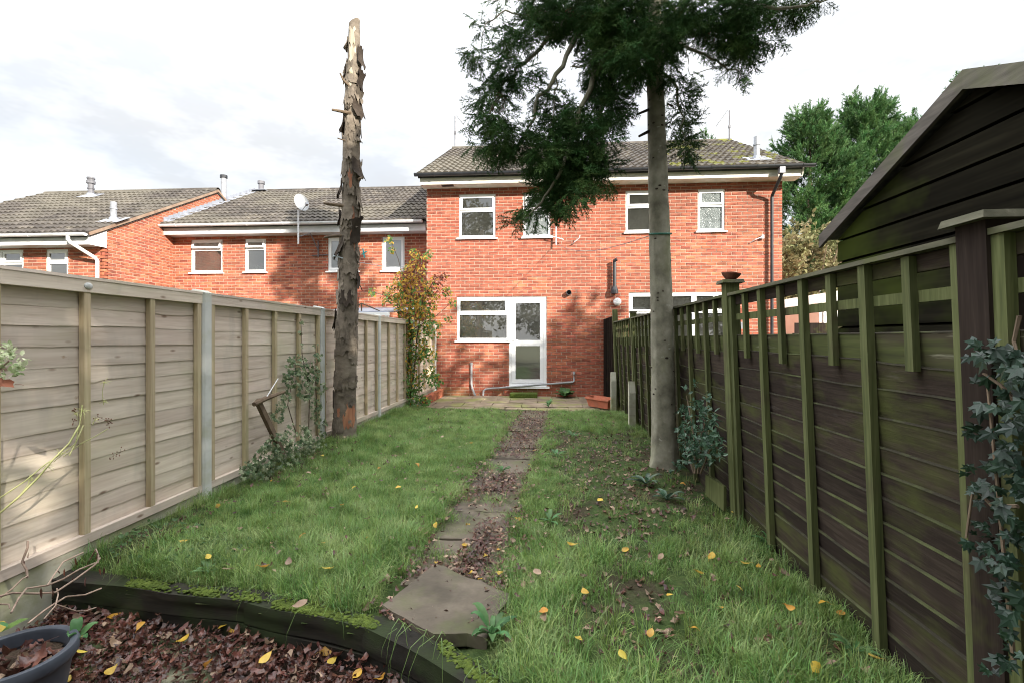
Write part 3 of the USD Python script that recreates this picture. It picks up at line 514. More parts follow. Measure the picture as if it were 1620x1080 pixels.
emit('flue_outlet', MB().lathe([(.045, 0), (.045, -.10), (.058, -.11), (.060, .0), (.045, 0)], (.50, YH - .005, 2.31), 18, axis=1).lathe([(.0, -.02), (.045, -.02)], (.50, YH, 2.31), 18, axis=1), C['black'], hA)
m = MB()
for k in range(5): m.box(.45, .62, YH - .016, YH + .002, 1.885 + .026*k, 1.902 + .026*k)
m.box(.435, .635, YH - .008, YH + .002, 1.875, 2.02); emit('air_brick', m, C['plinth'], hA)
emit('waste_pipe', MB().tube([(-1.76, 11.24, .70), (-1.76, 11.24, .22), (-1.74, 11.22, .12), (-1.66, 11.16, -.05)], .024, 10), C['grey_plastic'], hA)
emit('waste_pipe', MB().tube([(.62, 11.235, .50), (.62, 11.235, .30), (.60, 11.235, .27), (-1.42, 11.21, .10), (-1.47, 11.20, .06), (-1.48, 11.19, -.05)], .022, 10), C['grey_plastic'], hA)
emit('pipe_collar', MB().lathe([(.03, -.03), (.03, .03)], (-1.76, 11.24, .68), 12).lathe([(.03, -.03), (.03, .03)], (.62, 11.235, .48), 12), C['grey_plastic'], hA)
emit('wall_bracket', MB().tube([(.21, 11.18, 3.85), (.21, 11.16, 3.40)], .018, 8).tube([(.21, 11.27, 3.5), (.21, 11.15, 3.5)], .012, 6).tube([(.05, 11.14, 3.62), (.38, 11.16, 3.52)], .010, 6), C['white_plastic'], hA)
emit('wall_hook', MB().tube([(.58, 11.27, 3.42), (.62, 11.17, 3.46), (.74, 11.13, 3.55), (.745, 11.13, 3.61)], .009, 6), C['white_plastic'], hA)
# --- neighbour's half
hB = thing('brick_house', 'taller red brick house with black downpipe and moss on its roof behind the conifer trunk', 'house', (XM, YH, ZB), HOUSE)
w3 = (1.80, 2.66, zs(3.64), zs(4.63)); w4 = (3.41, 4.0, zs(3.66), zs(4.63)); gw = (1.87, 4.10, zs(.2), zs(2.28))
brick_wall(hB, (XM, YH), (XB, YH), ZB, 4.80, [op(XM, *w) for w in (w3, w4, gw)], plinth=3, prio=lambda p: abs(p[2] - 3.2) + .4*abs(p[0] - 3.4))
window(hB, YH, *w3, trans=4.27); window(hB, YH, *w4, trans=4.27, pane='obscure'); window(hB, YH, *gw, trans=1.86, mull=(2.72, 3.32, 3.80))
roof(hB, XM, 5.50, 10.85, 5.0, 15.0, 7.18, lambda x: C['tile_moss' if x > 2.6 else 'tile'])
gutter(hB, XM, 5.70, 10.80, 4.985, C['black']); eaves(hB, XM, 5.52, YH, 10.93, 4.775, 4.94, C['white_wood'], C['white_wood'])
emit('verge_board', MB().prism(Polygon([(10.93, 4.775), (15, 6.97), (15, 7.12), (10.86, 4.93)]), 5.50, 5.52, lambda v: np.stack([v[:, 2], v[:, 0], v[:, 1]], 1)), C['white_wood'], hB)
shell(hB, XM, XB, YH, 18.7, ZB - .6, 4.8, 15.0, 7.12, (1,))
emit('downpipe', MB().tube([(5.02, 10.80, 4.94), (5.02, 10.80, 4.80), (5.01, 10.84, 4.72), (4.99, 11.14, 4.46), (4.99, 11.19, 4.40), (4.99, 11.19, 0.0)], .034, 12), C['black'], hB)
emit('hopper', MB().box(4.965, 5.075, 10.75, 10.86, 4.80, 4.93), C['metal'], hB)
emit('soil_pipe', MB().tube([(1.53, 11.17, 2.30), (1.53, 11.17, 2.98)], .042, 12).lathe([(.085, -.08), (.085, .0), (.06, .06), (.045, .10)], (1.53, 11.18, 2.36), 14).tube([(1.53, 11.17, 2.96), (1.53, 11.15, 3.03), (1.58, 11.13, 3.05)], .042, 12), C['black'], hB)
emit('wall_light', MB().lathe([(0, -.13), (.05, -.125), (.085, -.09), (.09, -.03), (.075, 0)], (1.60, YH, 2.10), 16, axis=1), C['upvc'], hB)
emit('wall_hook', MB().tube([(4.55, 11.27, 3.40), (4.62, 11.16, 3.46), (4.80, 11.14, 3.53)], .009, 6).box(4.78, 4.83, 11.2, 11.28, 3.49, 3.57), C['white_plastic'], hB)
m = MB()
for k in range(6): m.box(4.30, 4.52, YH - .018, YH + .002, 1.80 + .028*k, 1.818 + .028*k)
emit('air_brick', m, C['plinth'], hB)
emit('boiler_flue', MB().tube([(4.28, YH, 1.56), (4.28, YH - .16, 1.56)], .055, 14).tube([(4.28, YH - .16, 1.56), (4.28, YH - .24, 1.54)], [.07, .07], 14), C['metal'], hB)
# --- the lower pair to the left
YC = 12.3; ZC = -.84
def low_house(name, label, x0, x1, wins):
    T = thing(name, label, 'house', (x0, YC, ZC), HOUSE)
    brick_wall(T, (x0, YC), (x1, YC), ZC, 4.0, [op(x0, *w[0]) for w in wins], vis=lambda p: proj(p)[1] < fence_line(proj(p)[0]) and p[0] < -3.1, prio=lambda p: np.linalg.norm(p - [0, 0, EYE]))
    for w, kw_ in wins: window(T, YC, *w, **kw_)
    roof(T, x0, x1, 11.87, 4.21, 16.0, 6.3, lambda x: C['tile'])
    gutter(T, x0 + .004, x1 - (.25 if x1 > -3 else 0), 11.82, 4.19, C['white_plastic']); eaves(T, x0, x1 - (.2 if x1 > -3 else 0), YC, 11.95, 3.955, 4.17, C['white_plastic'], C['white_plastic'])
    shell(T, x0, x1, YC, 19.7, ZC, 4.0, 16.0, 6.24, ())
    return T
z0c = lambda z: zs(z, ZC)
hC = low_house('brick_house', 'lower red brick house directly behind the dead trunk, with a pale blind in its window', -6.42, -2.83,
               [((-5.70, -4.89, z0c(2.95), z0c(3.9)), dict(sash_full=True, blind='blind')), ((-4.25, -3.67, z0c(2.98), z0c(3.92)), dict(sash_full=True))])
hD = low_house('brick_house', 'lower red brick house with two propped open top windows and a net curtain', -9.96, -6.42,
               [((-9.46, -8.59, z0c(2.95), z0c(3.9)), dict(trans=3.62, opened=.32, blind='net')), ((-7.96, -7.39, z0c(2.95), z0c(3.9)), dict(trans=3.62, opened=.32))])
emit('flower_pot', MB().lathe([(0, 0), (.05, 0), (.06, .10), (0, .10)], (-7.72, YC + .22, 3.02), 10), C['upvc'], hD)
m = trimesh.creation.icosphere(2, .07); emit('flower', (np.array(m.vertices)*[1, 1, 1] + [-7.62, YC + .22, 3.22], m.faces), C['pink'], hD); emit('flower', (np.array(m.vertices)*.9 + [-7.78, YC + .22, 3.16], m.faces), C['bl_green'], hD)
# satellite dish on a pole
sdish = thing('satellite_dish', 'pale grey satellite dish on a thin pole at the gutter of the lower house', 'satellite dish', (-6.30, 11.75, 3.7))
emit('pole', MB().tube([(-6.20, 11.72, 3.62), (-6.20, 11.72, 4.46)], .020, 8), C['white_plastic'], sdish)
m = MB(); rr = np.linspace(0, 1, 7); prof = [(.225*r, .045*r*r) for r in rr] + [(.23, .042), (.22, .038)] + [(.218*r, .042*r*r - .008) for r in rr[::-1][1:]]
m.lathe(prof, (0, 0, 0), 28); V, F_ = m.arr(); V = V*[.82, 1.0, 1]
nrm = np.array([.72, -.55, .28]); nrm /= np.linalg.norm(nrm); ax = np.cross([0, 0, 1.0], nrm); ax /= np.linalg.norm(ax); ay = np.cross(nrm, ax)
dc = np.array([-6.10, 11.66, 4.62]); emit('dish', (dc + V[:, :1]*ax + V[:, 1:2]*ay + V[:, 2:]*nrm, F_), C['grey_plastic'], sdish, smooth=40)
emit('receiver_arm', MB().tube([dc - ay*.20, dc - ay*.17 + nrm*.26], .010, 6).beam(dc - ay*.17 + nrm*.23, dc - ay*.16 + nrm*.31, .06, .06), C['metal'], sdish)
emit('wall_mount', MB().tube([(-6.20, 11.72, 3.80), (-5.98, 11.9, 3.92), (-5.95, 12.28, 3.55)], .014, 6).tube([(-5.95, 12.26, 3.80), (-5.95, 12.26, 3.38)], .016, 6).tube([(-6.12, 12.27, 3.42), (-5.70, 12.27, 3.44)], .012, 6), C['dark_metal'], sdish)
# --- the far left house, standing forward
YE, ZE_ = 10.26, -1.44; XE = -9.96
hE = thing('brick_house', 'nearest low red brick house at the far left with white downpipe and lit gable end', 'house', (XE, YE, ZE_), HOUSE)
z0e = lambda z: zs(z, ZE_); we1 = (-13.2, -11.93, z0e(2.42), z0e(3.30)); we2 = (-11.37, -10.83, z0e(2.42), z0e(3.31))
brick_wall(hE, (-15.5, YE), (XE, YE), ZE_, 3.40, [op(-15.5, *w) for w in (we1, we2)], vis=lambda p: proj(p)[1] < fence_line(proj(p)[0]) and proj(p)[0] > -10, count=150)
window(hE, YE, *we1, trans=2.98, mull=(-12.45,)); window(hE, YE, *we2, trans=2.98)
def gable(s):
    yq = YE + s; return (3.58 + (min(yq, 28 - yq) - 9.83)*.527) - .09
brick_wall(hE, (XE, YE), (XE, 17.7), ZE_, 6, [], topz=gable, vis=lambda p: proj(p)[1] < fence_line(proj(p)[0]) and proj(p)[0] < 345, prio=lambda p: np.linalg.norm(p - [0, 0, EYE]) + (0 if p[2] > 4.05 + (p[1] - 11.87)*.505 or p[1] < 12.3 else 500), count=150)
roof(hE, -15.5, XE + .06, 9.83, 3.56, 14.0, 5.75, lambda x: C['tile'])
gutter(hE, -15.5, XE + .03, 9.78, 3.535, C['white_plastic']); eaves(hE, -15.5, XE, YE, 9.90, 3.315, 3.52, C['white_plastic'], C['white_plastic'])
emit('eaves_box', MB().prism(Polygon([(9.88, 3.31), (10.3, 3.31), (10.3, 3.72), (9.86, 3.50)]), XE + .002, XE + .024, lambda v: np.stack([v[:, 2], v[:, 0], v[:, 1]], 1)), C['upvc'], hE)
emit('verge', MB().prism(Polygon([(9.86, 3.50), (14, 5.68), (18.1, 3.5), (18.1, 3.57), (14, 5.75), (9.83, 3.56)]), XE + .012, XE + .062, lambda v: np.stack([v[:, 2], v[:, 0], v[:, 1]], 1)), C['tile_red'], hE)
emit('downpipe', MB().tube([(-10.33, 9.78, 3.50), (-10.33, 9.78, 3.40), (-10.31, 9.82, 3.34), (-10.06, 10.14, 3.06), (-10.04, 10.17, 3.0), (-10.04, 10.17, -1.3)], .036, 12), C['upvc'], hE)
m = MB()
for k in range(24):
    ya = 11.95 + .165*k; zr = lambda q_: 4.23 + (q_ - 11.87)*.506
    m.prism(Polygon([(ya, zr(ya)), (ya + .168, zr(ya + .168)), (ya + .168, zr(ya) + .20), (ya, zr(ya) + .15)]), XE + .003, XE + .014, lambda v: np.stack([v[:, 2], v[:, 0], v[:, 1]], 1))
    m.prism(Polygon([(ya, zr(ya)), (ya + .168, zr(ya + .168)), (ya + .168, zr(ya + .168) + .03), (ya, zr(ya) + .03)]), XE + .014, XE + .15, lambda v: np.stack([v[:, 2], v[:, 0], v[:, 1]], 1))
emit('lead_flashing', m, C['lead'], hE)
# flues and aerials on the roofs
def roof_z(y, ey, ez, k): return ez + (y - ey)*k
def flue(u, vb, vt, r, ey, ez, k, label, mat, cowl, cat='flue'):
    rr = ray(u, vb); t = (ez - k*ey - EYE)/(rr[2] - k*rr[1]); p = np.array([0, 0, EYE]) + rr*t
    Zc = -p[0]*sy + p[1]*cy; h = (vb - vt)*Zc/768.
    T = thing('roof_flue', label, cat, p)
    emit('pipe', MB().lathe([(r, -.1), (r, h*.62), (r*1.22, h*.63), (r*1.22, h*.69), (r, h*.70), (r, h), (r*.8, h)], p, 14), mat, T)
    emit('flashing', MB().beam(p + [-.26, -.02, .035], p + [.26, -.02, .035], .42, .012, (0, -k, 1)).lathe([(r*1.9, -.04), (r*1.25, .10)], p, 12), C['lead'], T)
    if cowl: emit('cowl', MB().lathe([(r*1.0, h), (r*1.5, h + .02), (r*1.5, h + .09), (r*1.15, h + .10), (r*1.15, h + .15), (r*1.4, h + .16), (r*1.3, h + .2), (0, h + .21)], p, 14), cowl, T)
flue(1197, 254, 217, .062, 10.85, 5.0, .525, 'pale metal flue pipe on the mossy end of the taller roof', C['metal'], None)
flue(929, 264, 232, .062, 10.85, 5.0, .525, 'pale flue pipe on the taller roof, half hidden by the drooping conifer branch', C['metal'], None)
flue(144, 312, 292, .075, 9.83, 3.56, .527, 'dark cowled flue at the ridge of the far left roof', C['dark_metal'], C['dark_metal'])
flue(180, 351, 320, .062, 9.83, 3.56, .527, 'short grey vent pipe low on the far left roof', C['metal'], None)
def tall_flue(p, h, r, label, mat, cap):
    T = thing('roof_flue', label, 'flue', p); p = np.array(p, float)
    emit('pipe', MB().lathe([(r, -.3), (r, h), (r*.85, h)], p, 14), mat, T); emit('cap', MB().lathe([(r*.8, h - .02), (r*1.35, h + .0), (r*1.35, h + .09), (0, h + .13)], p, 14), cap, T)
    emit('flashing', MB().beam(p + [-.24, 0, .0], p + [.24, 0, .0], .4, .02), C['lead'], T)
tall_flue((-10.85, 15.6, 4.95), 1.70, .085, 'tall pale flue with a black cap beside the far left gable', C['metal'], C['black'])
tall_flue((-9.72, 15.9, 6.28), .24, .085, 'small dark cowl on the ridge of the lower roof', C['dark_metal'], C['dark_metal'])
def aerial(p, h, label, lean):
    T = thing('roof_aerial', label, 'aerial', p); p = np.array(p, float)
    emit('mast', MB().tube([p, p + [0, 0, h]], .020, 6), C['dark_metal'], T)
    q0, q1 = p + [lean*-.25, 0, h - .5 if lean < 0 else h - .45], p + [lean*.1, 0, h + .02]
    q0, q1 = p + [.05*lean, 0, h], p + [.42*lean, -.1, h - .5]
    emit('boom', MB().tube([q0, q1], .016, 6), C['metal'], T)
    for k in range(7):
        c = q0 + (q1 - q0)*(k + .5)/7; emit('element', MB().tube([c + [-.02, -.12, -.01], c + [.02, .12, .01]], .007, 5), C['metal'], T)
    emit('clamp', MB().box(p[0] - .03, p[0] + .03, p[1] - .03, p[1] + .03, p[2] + h*.45, p[2] + h*.53), C['dark_metal'], T)
aerial((-2.86, 14.98, 7.15), 1.05, 'thin aerial at the left end of the taller ridge', 1)
aerial((5.42, 14.9, 7.10), .95, 'thin aerial at the right end of the taller ridge', -1)

# ------------------------------------------------------------------ left boundary: pale panels between concrete posts
FX = -2.60
posts_y = [-.32, 1.61, 3.54, 5.46, 7.38, 9.30, 11.18]
PL = [None, 'grey concrete fence post just outside the left edge of the view', 'grey concrete fence post, nearest and tallest in view on the left', 'grey concrete fence post beside the ivy and the dead trunk', 'grey concrete fence post between the dead trunk and the yellowing bush', 'grey concrete fence post hidden behind the yellowing bush', 'grey concrete fence post against the house wall on the left']
for k, y in enumerate(posts_y):
    if k == 0: continue
    T = thing('concrete_post', PL[k], 'fence post', (FX, y, -.2), 'concrete posts of the left fence')
    pg = Polygon([(-.046, 0), (-.034, .016), (.034, .016), (.046, 0), (.046, -.035), (.026, -.038), (.026, -.058), (.046, -.062), (.046, -.1), (-.046, -.1), (-.046, -.062), (-.026, -.058), (-.026, -.038), (-.046, -.035)])
    m = MB().prism(pg, -.3, 1.615, lambda v: np.stack([FX + v[:, 1], y + v[:, 0], v[:, 2]], 1)); emit('shaft', m, C['conc'], T)
    emit('sloped_top', MB().hexa([(FX - .1, y - .046, 1.615), (FX + .016, y - .046, 1.615), (FX + .016, y + .046, 1.615), (FX - .1, y + .046, 1.615), (FX - .09, y - .03, 1.645), (FX - .01, y - .03, 1.632), (FX - .01, y + .03, 1.632), (FX - .09, y + .03, 1.645)]), C['conc'], T)
FPL = ['pale lapped fence panel outside the view beside the patio', 'pale lapped fence panel nearest the camera at the left edge', 'pale lapped fence panel behind the ivy and the leaning stake', 'pale lapped fence panel behind the dead trunk', 'pale lapped fence panel left of the yellowing bush', 'pale lapped fence panel next to the house wall behind the bush']
GBL = ['concrete gravel board outside the view beside the patio', 'concrete gravel board under the nearest pale panel', 'concrete gravel board under the panel with the ivy', 'concrete gravel board behind the dead trunk', 'concrete gravel board left of the bush', 'concrete gravel board next to the house on the left']
for k in range(6):
    ya, yb = posts_y[k] + .05, posts_y[k+1] - .05; ym = (ya + yb)/2
    T = thing('fence_panel', FPL[k], 'fence panel', (FX, ym, .1), 'pale fence panels on the left')
    nb = 13; ex = .1075
    for b in range(nb):
        zlo = .145 + b*ex + rng.normal(0, .006); seg = 22; Y = np.linspace(ya, yb, seg + 1)
        wav = .005*(N(np.stack([Y*2.2, np.full_like(Y, b*3.1), np.full_like(Y, k*7.0)], -1), 2) - .5) + .005*(N(np.stack([Y*14, np.full_like(Y, b*3.1), np.full_like(Y, k*7.0)], -1), 4) - .5)
        if rng.random() < .35:
            c0 = rng.uniform(ya, yb); wav = wav + np.where(np.abs(Y - c0) < rng.uniform(.12, .4), rng.uniform(-.008, .014), 0)
        bow = .002*np.sin((Y - ya)/(yb - ya)*np.pi*rng.integers(1, 4) + rng.uniform(0, 6))
        zl, zh = zlo + wav, np.full_like(Y, zlo + ex + .03)
        rows = np.stack([np.stack([FX - .037 + bow, Y, zl], 1), np.stack([FX - .0425 + 0*bow, Y, zh], 1), np.stack([FX - .052 + 0*bow, Y, zh], 1), np.stack([FX - .047 + bow, Y, zl], 1)], 0)
        V = rows.reshape(-1, 3); n_ = seg + 1; i = np.arange(seg)
        F_ = np.vstack([np.stack([i + n_*p, i + n_*((p+1) % 4), i + 1 + n_*((p+1) % 4), i + 1 + n_*p], 1) for p in range(4)])
        emit('board', MB().add(V, F_[:, ::-1]), C['pale_y'], T)
    for y in [ya + .025] + [ya + (yb - ya)*q_ for q_ in (.25, .5, .75)] + [yb - .025]:
        emit('batten', MB().box(FX - .034, FX + .0, y - .019, y + .019, .165, 1.53), C['pale_z'], T)
    emit('top_rail', MB().box(FX - .034, FX + .004, ya, yb, 1.53, 1.60), C['pale_y'], T)
    emit('bottom_rail', MB().box(FX - .034, FX + .003, ya, yb, .11, .163), C['pale_y'], T)
    emit('capping', MB().box(FX - .065, FX + .008, ya, yb, 1.601, 1.618), C['pale_y'], T)
    if k == 1: m = trimesh.creation.icosphere(2, .02); emit('knot_plate', (np.array(m.vertices)*[.5, 1.3, 1] + [FX + .004, 2.575, 1.565], m.faces), C['conc'], T)
    emit('gravel_board', MB().box(FX - .056, FX - .006, ya, yb, -.34, .104), C['conc_dirty'], None, label=GBL[k], cat='gravel board', group='concrete gravel boards of the left fence')

# ------------------------------------------------------------------ right boundary: dark panels with trellis tops
RX = 1.28
def shear(mb, amt=.04):
    for k in range(len(mb.v)): mb.v[k] = mb.v[k] - np.stack([amt*(mb.v[k][:, 2] - .25), 0*mb.v[k][:, 0], 0*mb.v[k][:, 0]], 1)
    return mb
rp = [-.4, 1.49, 3.44, 5.32, 7.22, 9.11]
RPL = [None, 'dark brown fence post with a flat cap, covered in ivy at the right edge', 'mossy green fence post with a clay bowl on its cap, right of the conifer', 'dark fence post half hidden by the conifer trunk', 'slim dark fence post with a flat cap, left of the conifer', 'taller pale green post at the far end of the trellis fence']
for k, y in enumerate(rp):
    if k == 0: continue
    T = thing('timber_post', RPL[k], 'fence post', (RX + .04, y, -.1), 'timber posts of the right fence')
    h = [0, 1.60, 1.645, 1.635, 1.64, 1.80][k]; wd = [0, .10, .088, .088, .085, .09][k]
    emit('shaft', shear(MB().box(RX - .012, RX - .012 + wd, y - wd/2, y + wd/2, -.3, h)), C['brown_z' if k in (1, 3) else 'dark_z'], T)
    if k < 5:
        o = .028 if k != 4 else .012
        emit('cap', shear(MB().hexa([(RX - .012 - o, y - wd/2 - o, h), (RX - .012 + wd + o, y - wd/2 - o, h), (RX - .012 + wd + o, y + wd/2 + o, h), (RX - .012 - o, y + wd/2 + o, h), (RX - .006 - o, y - wd/2 - o + .006, h + .022), (RX - .018 + wd + o, y - wd/2 - o + .006, h + .022), (RX - .018 + wd + o, y + wd/2 + o - .006, h + .022), (RX - .006 - o, y + wd/2 + o - .006, h + .022)])), C['cap'], T)
RPN = ['dark trellis-topped fence panel at the right edge beyond the ivy post', 'dark green-stained trellis-topped fence panel, the large one in front of the shed', 'dark trellis-topped fence panel right behind the evergreen bush', 'dark trellis-topped fence panel behind the conifer trunk', 'farthest trellis-topped fence panel above the terracotta trough']
for k in range(5):
    ya, yb = rp[k] + .048, rp[k+1] - .048
    T = thing('trellis_fence_panel', RPN[k], 'fence panel', (RX + .03, (ya + yb)/2, 0), 'dark trellis-topped fence panels on the right')
    z = .03; b = 0
    edges = [.03]
    while edges[-1] < 1.12: edges.append(edges[-1] + rng.uniform(.085, .135))
    edges[-1] = 1.175; edges.append(1.29)
    for b, (z0, z1) in enumerate(zip(edges[:-1], edges[1:])):
        seg = 20; Y = np.linspace(ya, yb, seg + 1)
        tl = rng.normal(0, .014)*(Y - ya)/(yb - ya) if b < len(edges) - 2 else 0*Y
        wav = .016*(N(np.stack([Y*1.8, np.full_like(Y, b*2.3), np.full_like(Y, k*5.0)], -1), 6) - .5) + .004*(N(np.stack([Y*12, np.full_like(Y, b*3.1), np.full_like(Y, k*7.0)], -1), 4) - .5)
        if b == len(edges) - 2: wav = wav*.15
        zh = z1 + tl + wav; zl = np.full_like(Y, z0 - .03) + tl
        rows = np.stack([np.stack([RX + .050 + 0*Y, Y, zl], 1), np.stack([RX + .034 + 0*Y, Y, zh], 1), np.stack([RX + .046 + 0*Y, Y, zh + .002], 1), np.stack([RX + .060 + 0*Y, Y, zl], 1)], 0)
        V = rows.reshape(-1, 3); n_ = seg + 1; i = np.arange(seg)
        F_ = np.vstack([np.stack([i + n_*p, i + n_*((p+1) % 4), i + 1 + n_*((p+1) % 4), i + 1 + n_*p], 1) for p in range(4)])
        BD = emit('board', shear(MB().add(V, F_)), C['dark_top' if b == len(edges) - 2 else 'dark_y'], T)
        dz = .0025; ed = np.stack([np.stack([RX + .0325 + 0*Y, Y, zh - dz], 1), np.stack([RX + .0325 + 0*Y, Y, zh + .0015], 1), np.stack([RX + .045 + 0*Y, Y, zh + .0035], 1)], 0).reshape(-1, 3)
        emit('worn_edge', shear(MB().add(ed, np.vstack([np.stack([i + n_*p, i + n_*(p+1), i + 1 + n_*(p+1), i + 1 + n_*p], 1) for p in range(2)]))), C['worn_edge'], BD)  # thin strip coloured paler as the light along the board's top edge
    nbay = 4; step = (yb - ya)/nbay
    for q_ in range(nbay + 1):
        y = min(max(ya + q_*step, ya + .02), yb - .02); emit('batten', shear(MB().box(RX, RX + .030, y - .021, y + .021, .02, 1.555)), C['dark_z'], T)
        if q_ < nbay: y = ya + (q_ + .5)*step; emit('trellis_slat', shear(MB().box(RX + .003, RX + .028, y - .019, y + .019, 1.155 + rng.uniform(-.02, .02), 1.55)), C['dark_z'], T)
    emit('top_rail', shear(MB().box(RX + .031, RX + .055, ya, yb, 1.495, 1.552)), C['dark_y'], T)
    emit('trellis_rail', shear(MB().box(RX + .031, RX + .053, ya, yb, 1.392, 1.432)), C['dark_z'], T)
    emit('capping', shear(MB().box(RX - .008, RX + .062, ya - .02, yb + .02, 1.556, 1.574)), C['cap'], T)
# clay bowls on two caps
def bowl(name, label, p, r, tilt):
    T = thing(name, label, 'bowl', p); prof = [(0, 0), (r*.45, 0), (r*.9, r*.5), (r*1.0, r*.72), (r*.93, r*.74), (r*.8, r*.5), (r*.3, r*.12), (0, r*.1)]
    m = MB().lathe(prof, (0, 0, 0), 22); V, F_ = m.arr(); R = trimesh.transformations.rotation_matrix(tilt, [.3, 1, 0])[:3, :3]
    emit('bowl', (V @ R.T + np.asarray(p), F_), C['clay'], T, smooth=40)
    m = MB().lathe([(r*.90, r*.70), (r*1.03, r*.70), (r*1.03, r*.80), (r*.90, r*.80), (r*.90, r*.70)], (0, 0, 0), 22); V, F_ = m.arr(); emit('rim', (V @ R.T + np.asarray(p), F_), C['clay'], T)
bowl('clay_bowl', 'tilted old clay bowl sitting on the post cap right of the conifer', (RX - .022, 3.44, 1.668), .062, .12)
bowl('clay_bowl', 'flat clay dish on the post cap just behind the conifer trunk', (RX - .022, 5.32, 1.657), .055, -.05)
emit('loose_plank', shear(MB().hexa([(1.185, 3.74, .10), (1.235, 3.50, .06), (1.255, 3.505, .06), (1.205, 3.745, .10), (1.185, 3.74, .25), (1.235, 3.50, .235), (1.255, 3.505, .235), (1.205, 3.745, .25)]), 0), C['dark_z'], None, label='short loose green-stained plank at the foot of the bowl-topped post', cat='plank')
# concrete spurs
for lab, y, x in (('pointed grey concrete spur in front of the slim capped post', 7.02, 1.16), ('pointed grey concrete spur farthest back beside the trough', 8.95, 1.16)):
    emit('concrete_spur', MB().prism(Polygon([(y - .05, -.3), (y + .05, -.3), (y + .05, .64), (y + .02, .66), (y - .05, .50)]), x, x + .09, lambda v: np.stack([v[:, 2], v[:, 0], v[:, 1]], 1)), C['conc_dirty'], None, label=lab, cat='post spur', group='concrete spurs propping the right fence')
# close-board stretch up to the house
T = thing('board_fence', 'plain dark brown vertical board fence joining the trellis fence to the house', 'fence', (RX + .04, 10.2, 0))
for k in range(19):
    y = 9.17 + k*.11; emit('board', MB().hexa([(RX + .0, y, -.1), (RX + .0 + .012, y + .116, -.1), (RX + .03, y + .116, -.1), (RX + .018, y, -.1), (RX + .0, y, 1.70), (RX + .012, y + .116, 1.70), (RX + .03, y + .116, 1.70), (RX + .018, y, 1.70)]), C['brown_z'], T)
emit('rail', MB().box(RX + .035, RX + .085, 9.17, 11.2, 1.4, 1.47), C['brown_z'], T); emit('rail', MB().box(RX + .035, RX + .085, 9.17, 11.2, .4, .47), C['brown_z'], T)

# ------------------------------------------------------------------ shed beyond the right fence
SX = 2.0; SY0, SY1, SYM = 1.34, 3.48, 2.41; zap = 2.44; sk = .44
shed = thing('garden_shed', 'dark stained timber shed with gable end rising behind the right fence', 'shed', (SX, SYM, -.2))
slope = lambda y: zap - abs(y - SYM)*sk
for k in range(18):
    z0, z1 = -.12 + k*.147, -.12 + (k + 1)*.147
    ysamp = [(SY0, SY1)]
    zt_l = slope(SY1)
    if z0 >= zap - .02: break
    half0 = (zap - z0)/sk; half1 = max(0, (zap - z1)/sk)
    a0, b0 = max(SY0, SYM - half0), min(SY1, SYM + half0); a1, b1 = max(SY0, SYM - half1), min(SY1, SYM + half1)
    if z1 > zap: a1 = b1 = SYM; z1 = zap
    o0, o1 = -.016, -.001
    V = [(SX + o0, a0, z0), (SX + o0, b0, z0), (SX + o0 + .004, b1 if b1 > a1 else b1 + .001, z1 - .02), (SX + o0 + .004, a1, z1 - .02), (SX + .02, a0, z0), (SX + .02, b0, z0), (SX + .02, b1 + .001, z1), (SX + .02, a1, z1)]
    V[2] = (SX + o0 + .004, V[2][1], z1 - .016); V[3] = (SX + o0 + .004, V[3][1], z1 - .016)
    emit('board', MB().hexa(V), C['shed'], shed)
for s in (-1, 1):
    ye = SYM + s*(SY1 - SYM + .13); ze = zap + .075 - abs(ye - SYM)*sk
    emit('roof_sheet', MB().hexa([(SX - .045, SYM, zap + .055), (SX + 2.0, SYM, zap + .055), (SX + 2.0, ye, ze - .02), (SX - .045, ye, ze - .02), (SX - .045, SYM, zap + .085), (SX + 2.0, SYM, zap + .085), (SX + 2.0, ye, ze + .01), (SX - .045, ye, ze + .01)]), C['felt'], shed)
    emit('barge_board', MB().hexa([(SX - .068, SYM, zap - .01), (SX - .046, SYM, zap - .01), (SX - .046, ye, ze - .075), (SX - .068, ye, ze - .075), (SX - .068, SYM, zap + .082), (SX - .046, SYM, zap + .082), (SX - .046, ye, ze + .012), (SX - .068, ye, ze + .012)]), C['barge'], shed)
emit('side_wall', MB().box(SX + .02, SX + 1.9, SY1 - .04, SY1 - .02, -.2, 1.98).box(SX + .02, SX + 1.9, SY0 + .02, SY0 + .04, -.2, 1.98).box(SX + 1.88, SX + 1.9, SY0 + .04, SY1 - .04, -.2, 1.98), C['shed'], shed)

# caravan and fence beside the house
cv = thing('caravan', 'cream caravan with rounded roof and a red lamp, parked beyond the fence', 'caravan', (7.6, 14.5, -.1))
ww, hb, ht = 1.06, .55, 2.42
a = np.linspace(0, np.pi/2, 8); r_ = .55
prof = [(-ww, hb), (ww, hb)] + [(ww - r_ + r_*math.cos(q_), ht - r_ + r_*math.sin(q_)) for q_ in a] + [(-ww + r_ - r_*math.sin(q_), ht - r_ + r_*math.cos(q_)) for q_ in a]
pg = Polygon(prof); fx = lambda v: np.stack([7.6 + v[:, 0], v[:, 2], v[:, 1]], 1)
emit('body', MB().prism(pg, 12.2, 17.2, lambda v: np.stack([7.6 + v[:, 0], 29.4 - v[:, 2], v[:, 1]], 1)), C['cream'], cv, smooth=35)
emit('end_panel', MB().prism(pg.buffer(-.09), 0, .03, lambda v: np.stack([7.6 + v[:, 0], 12.2 - v[:, 2], v[:, 1]], 1)), C['cream_white'], cv)
emit('rear_lamp', MB().box(6.93, 7.0, 12.14, 12.17, 1.98, 2.14), C['red'], cv); emit('rear_lamp', MB().box(8.2, 8.27, 12.14, 12.17, 1.98, 2.14), C['red'], cv)
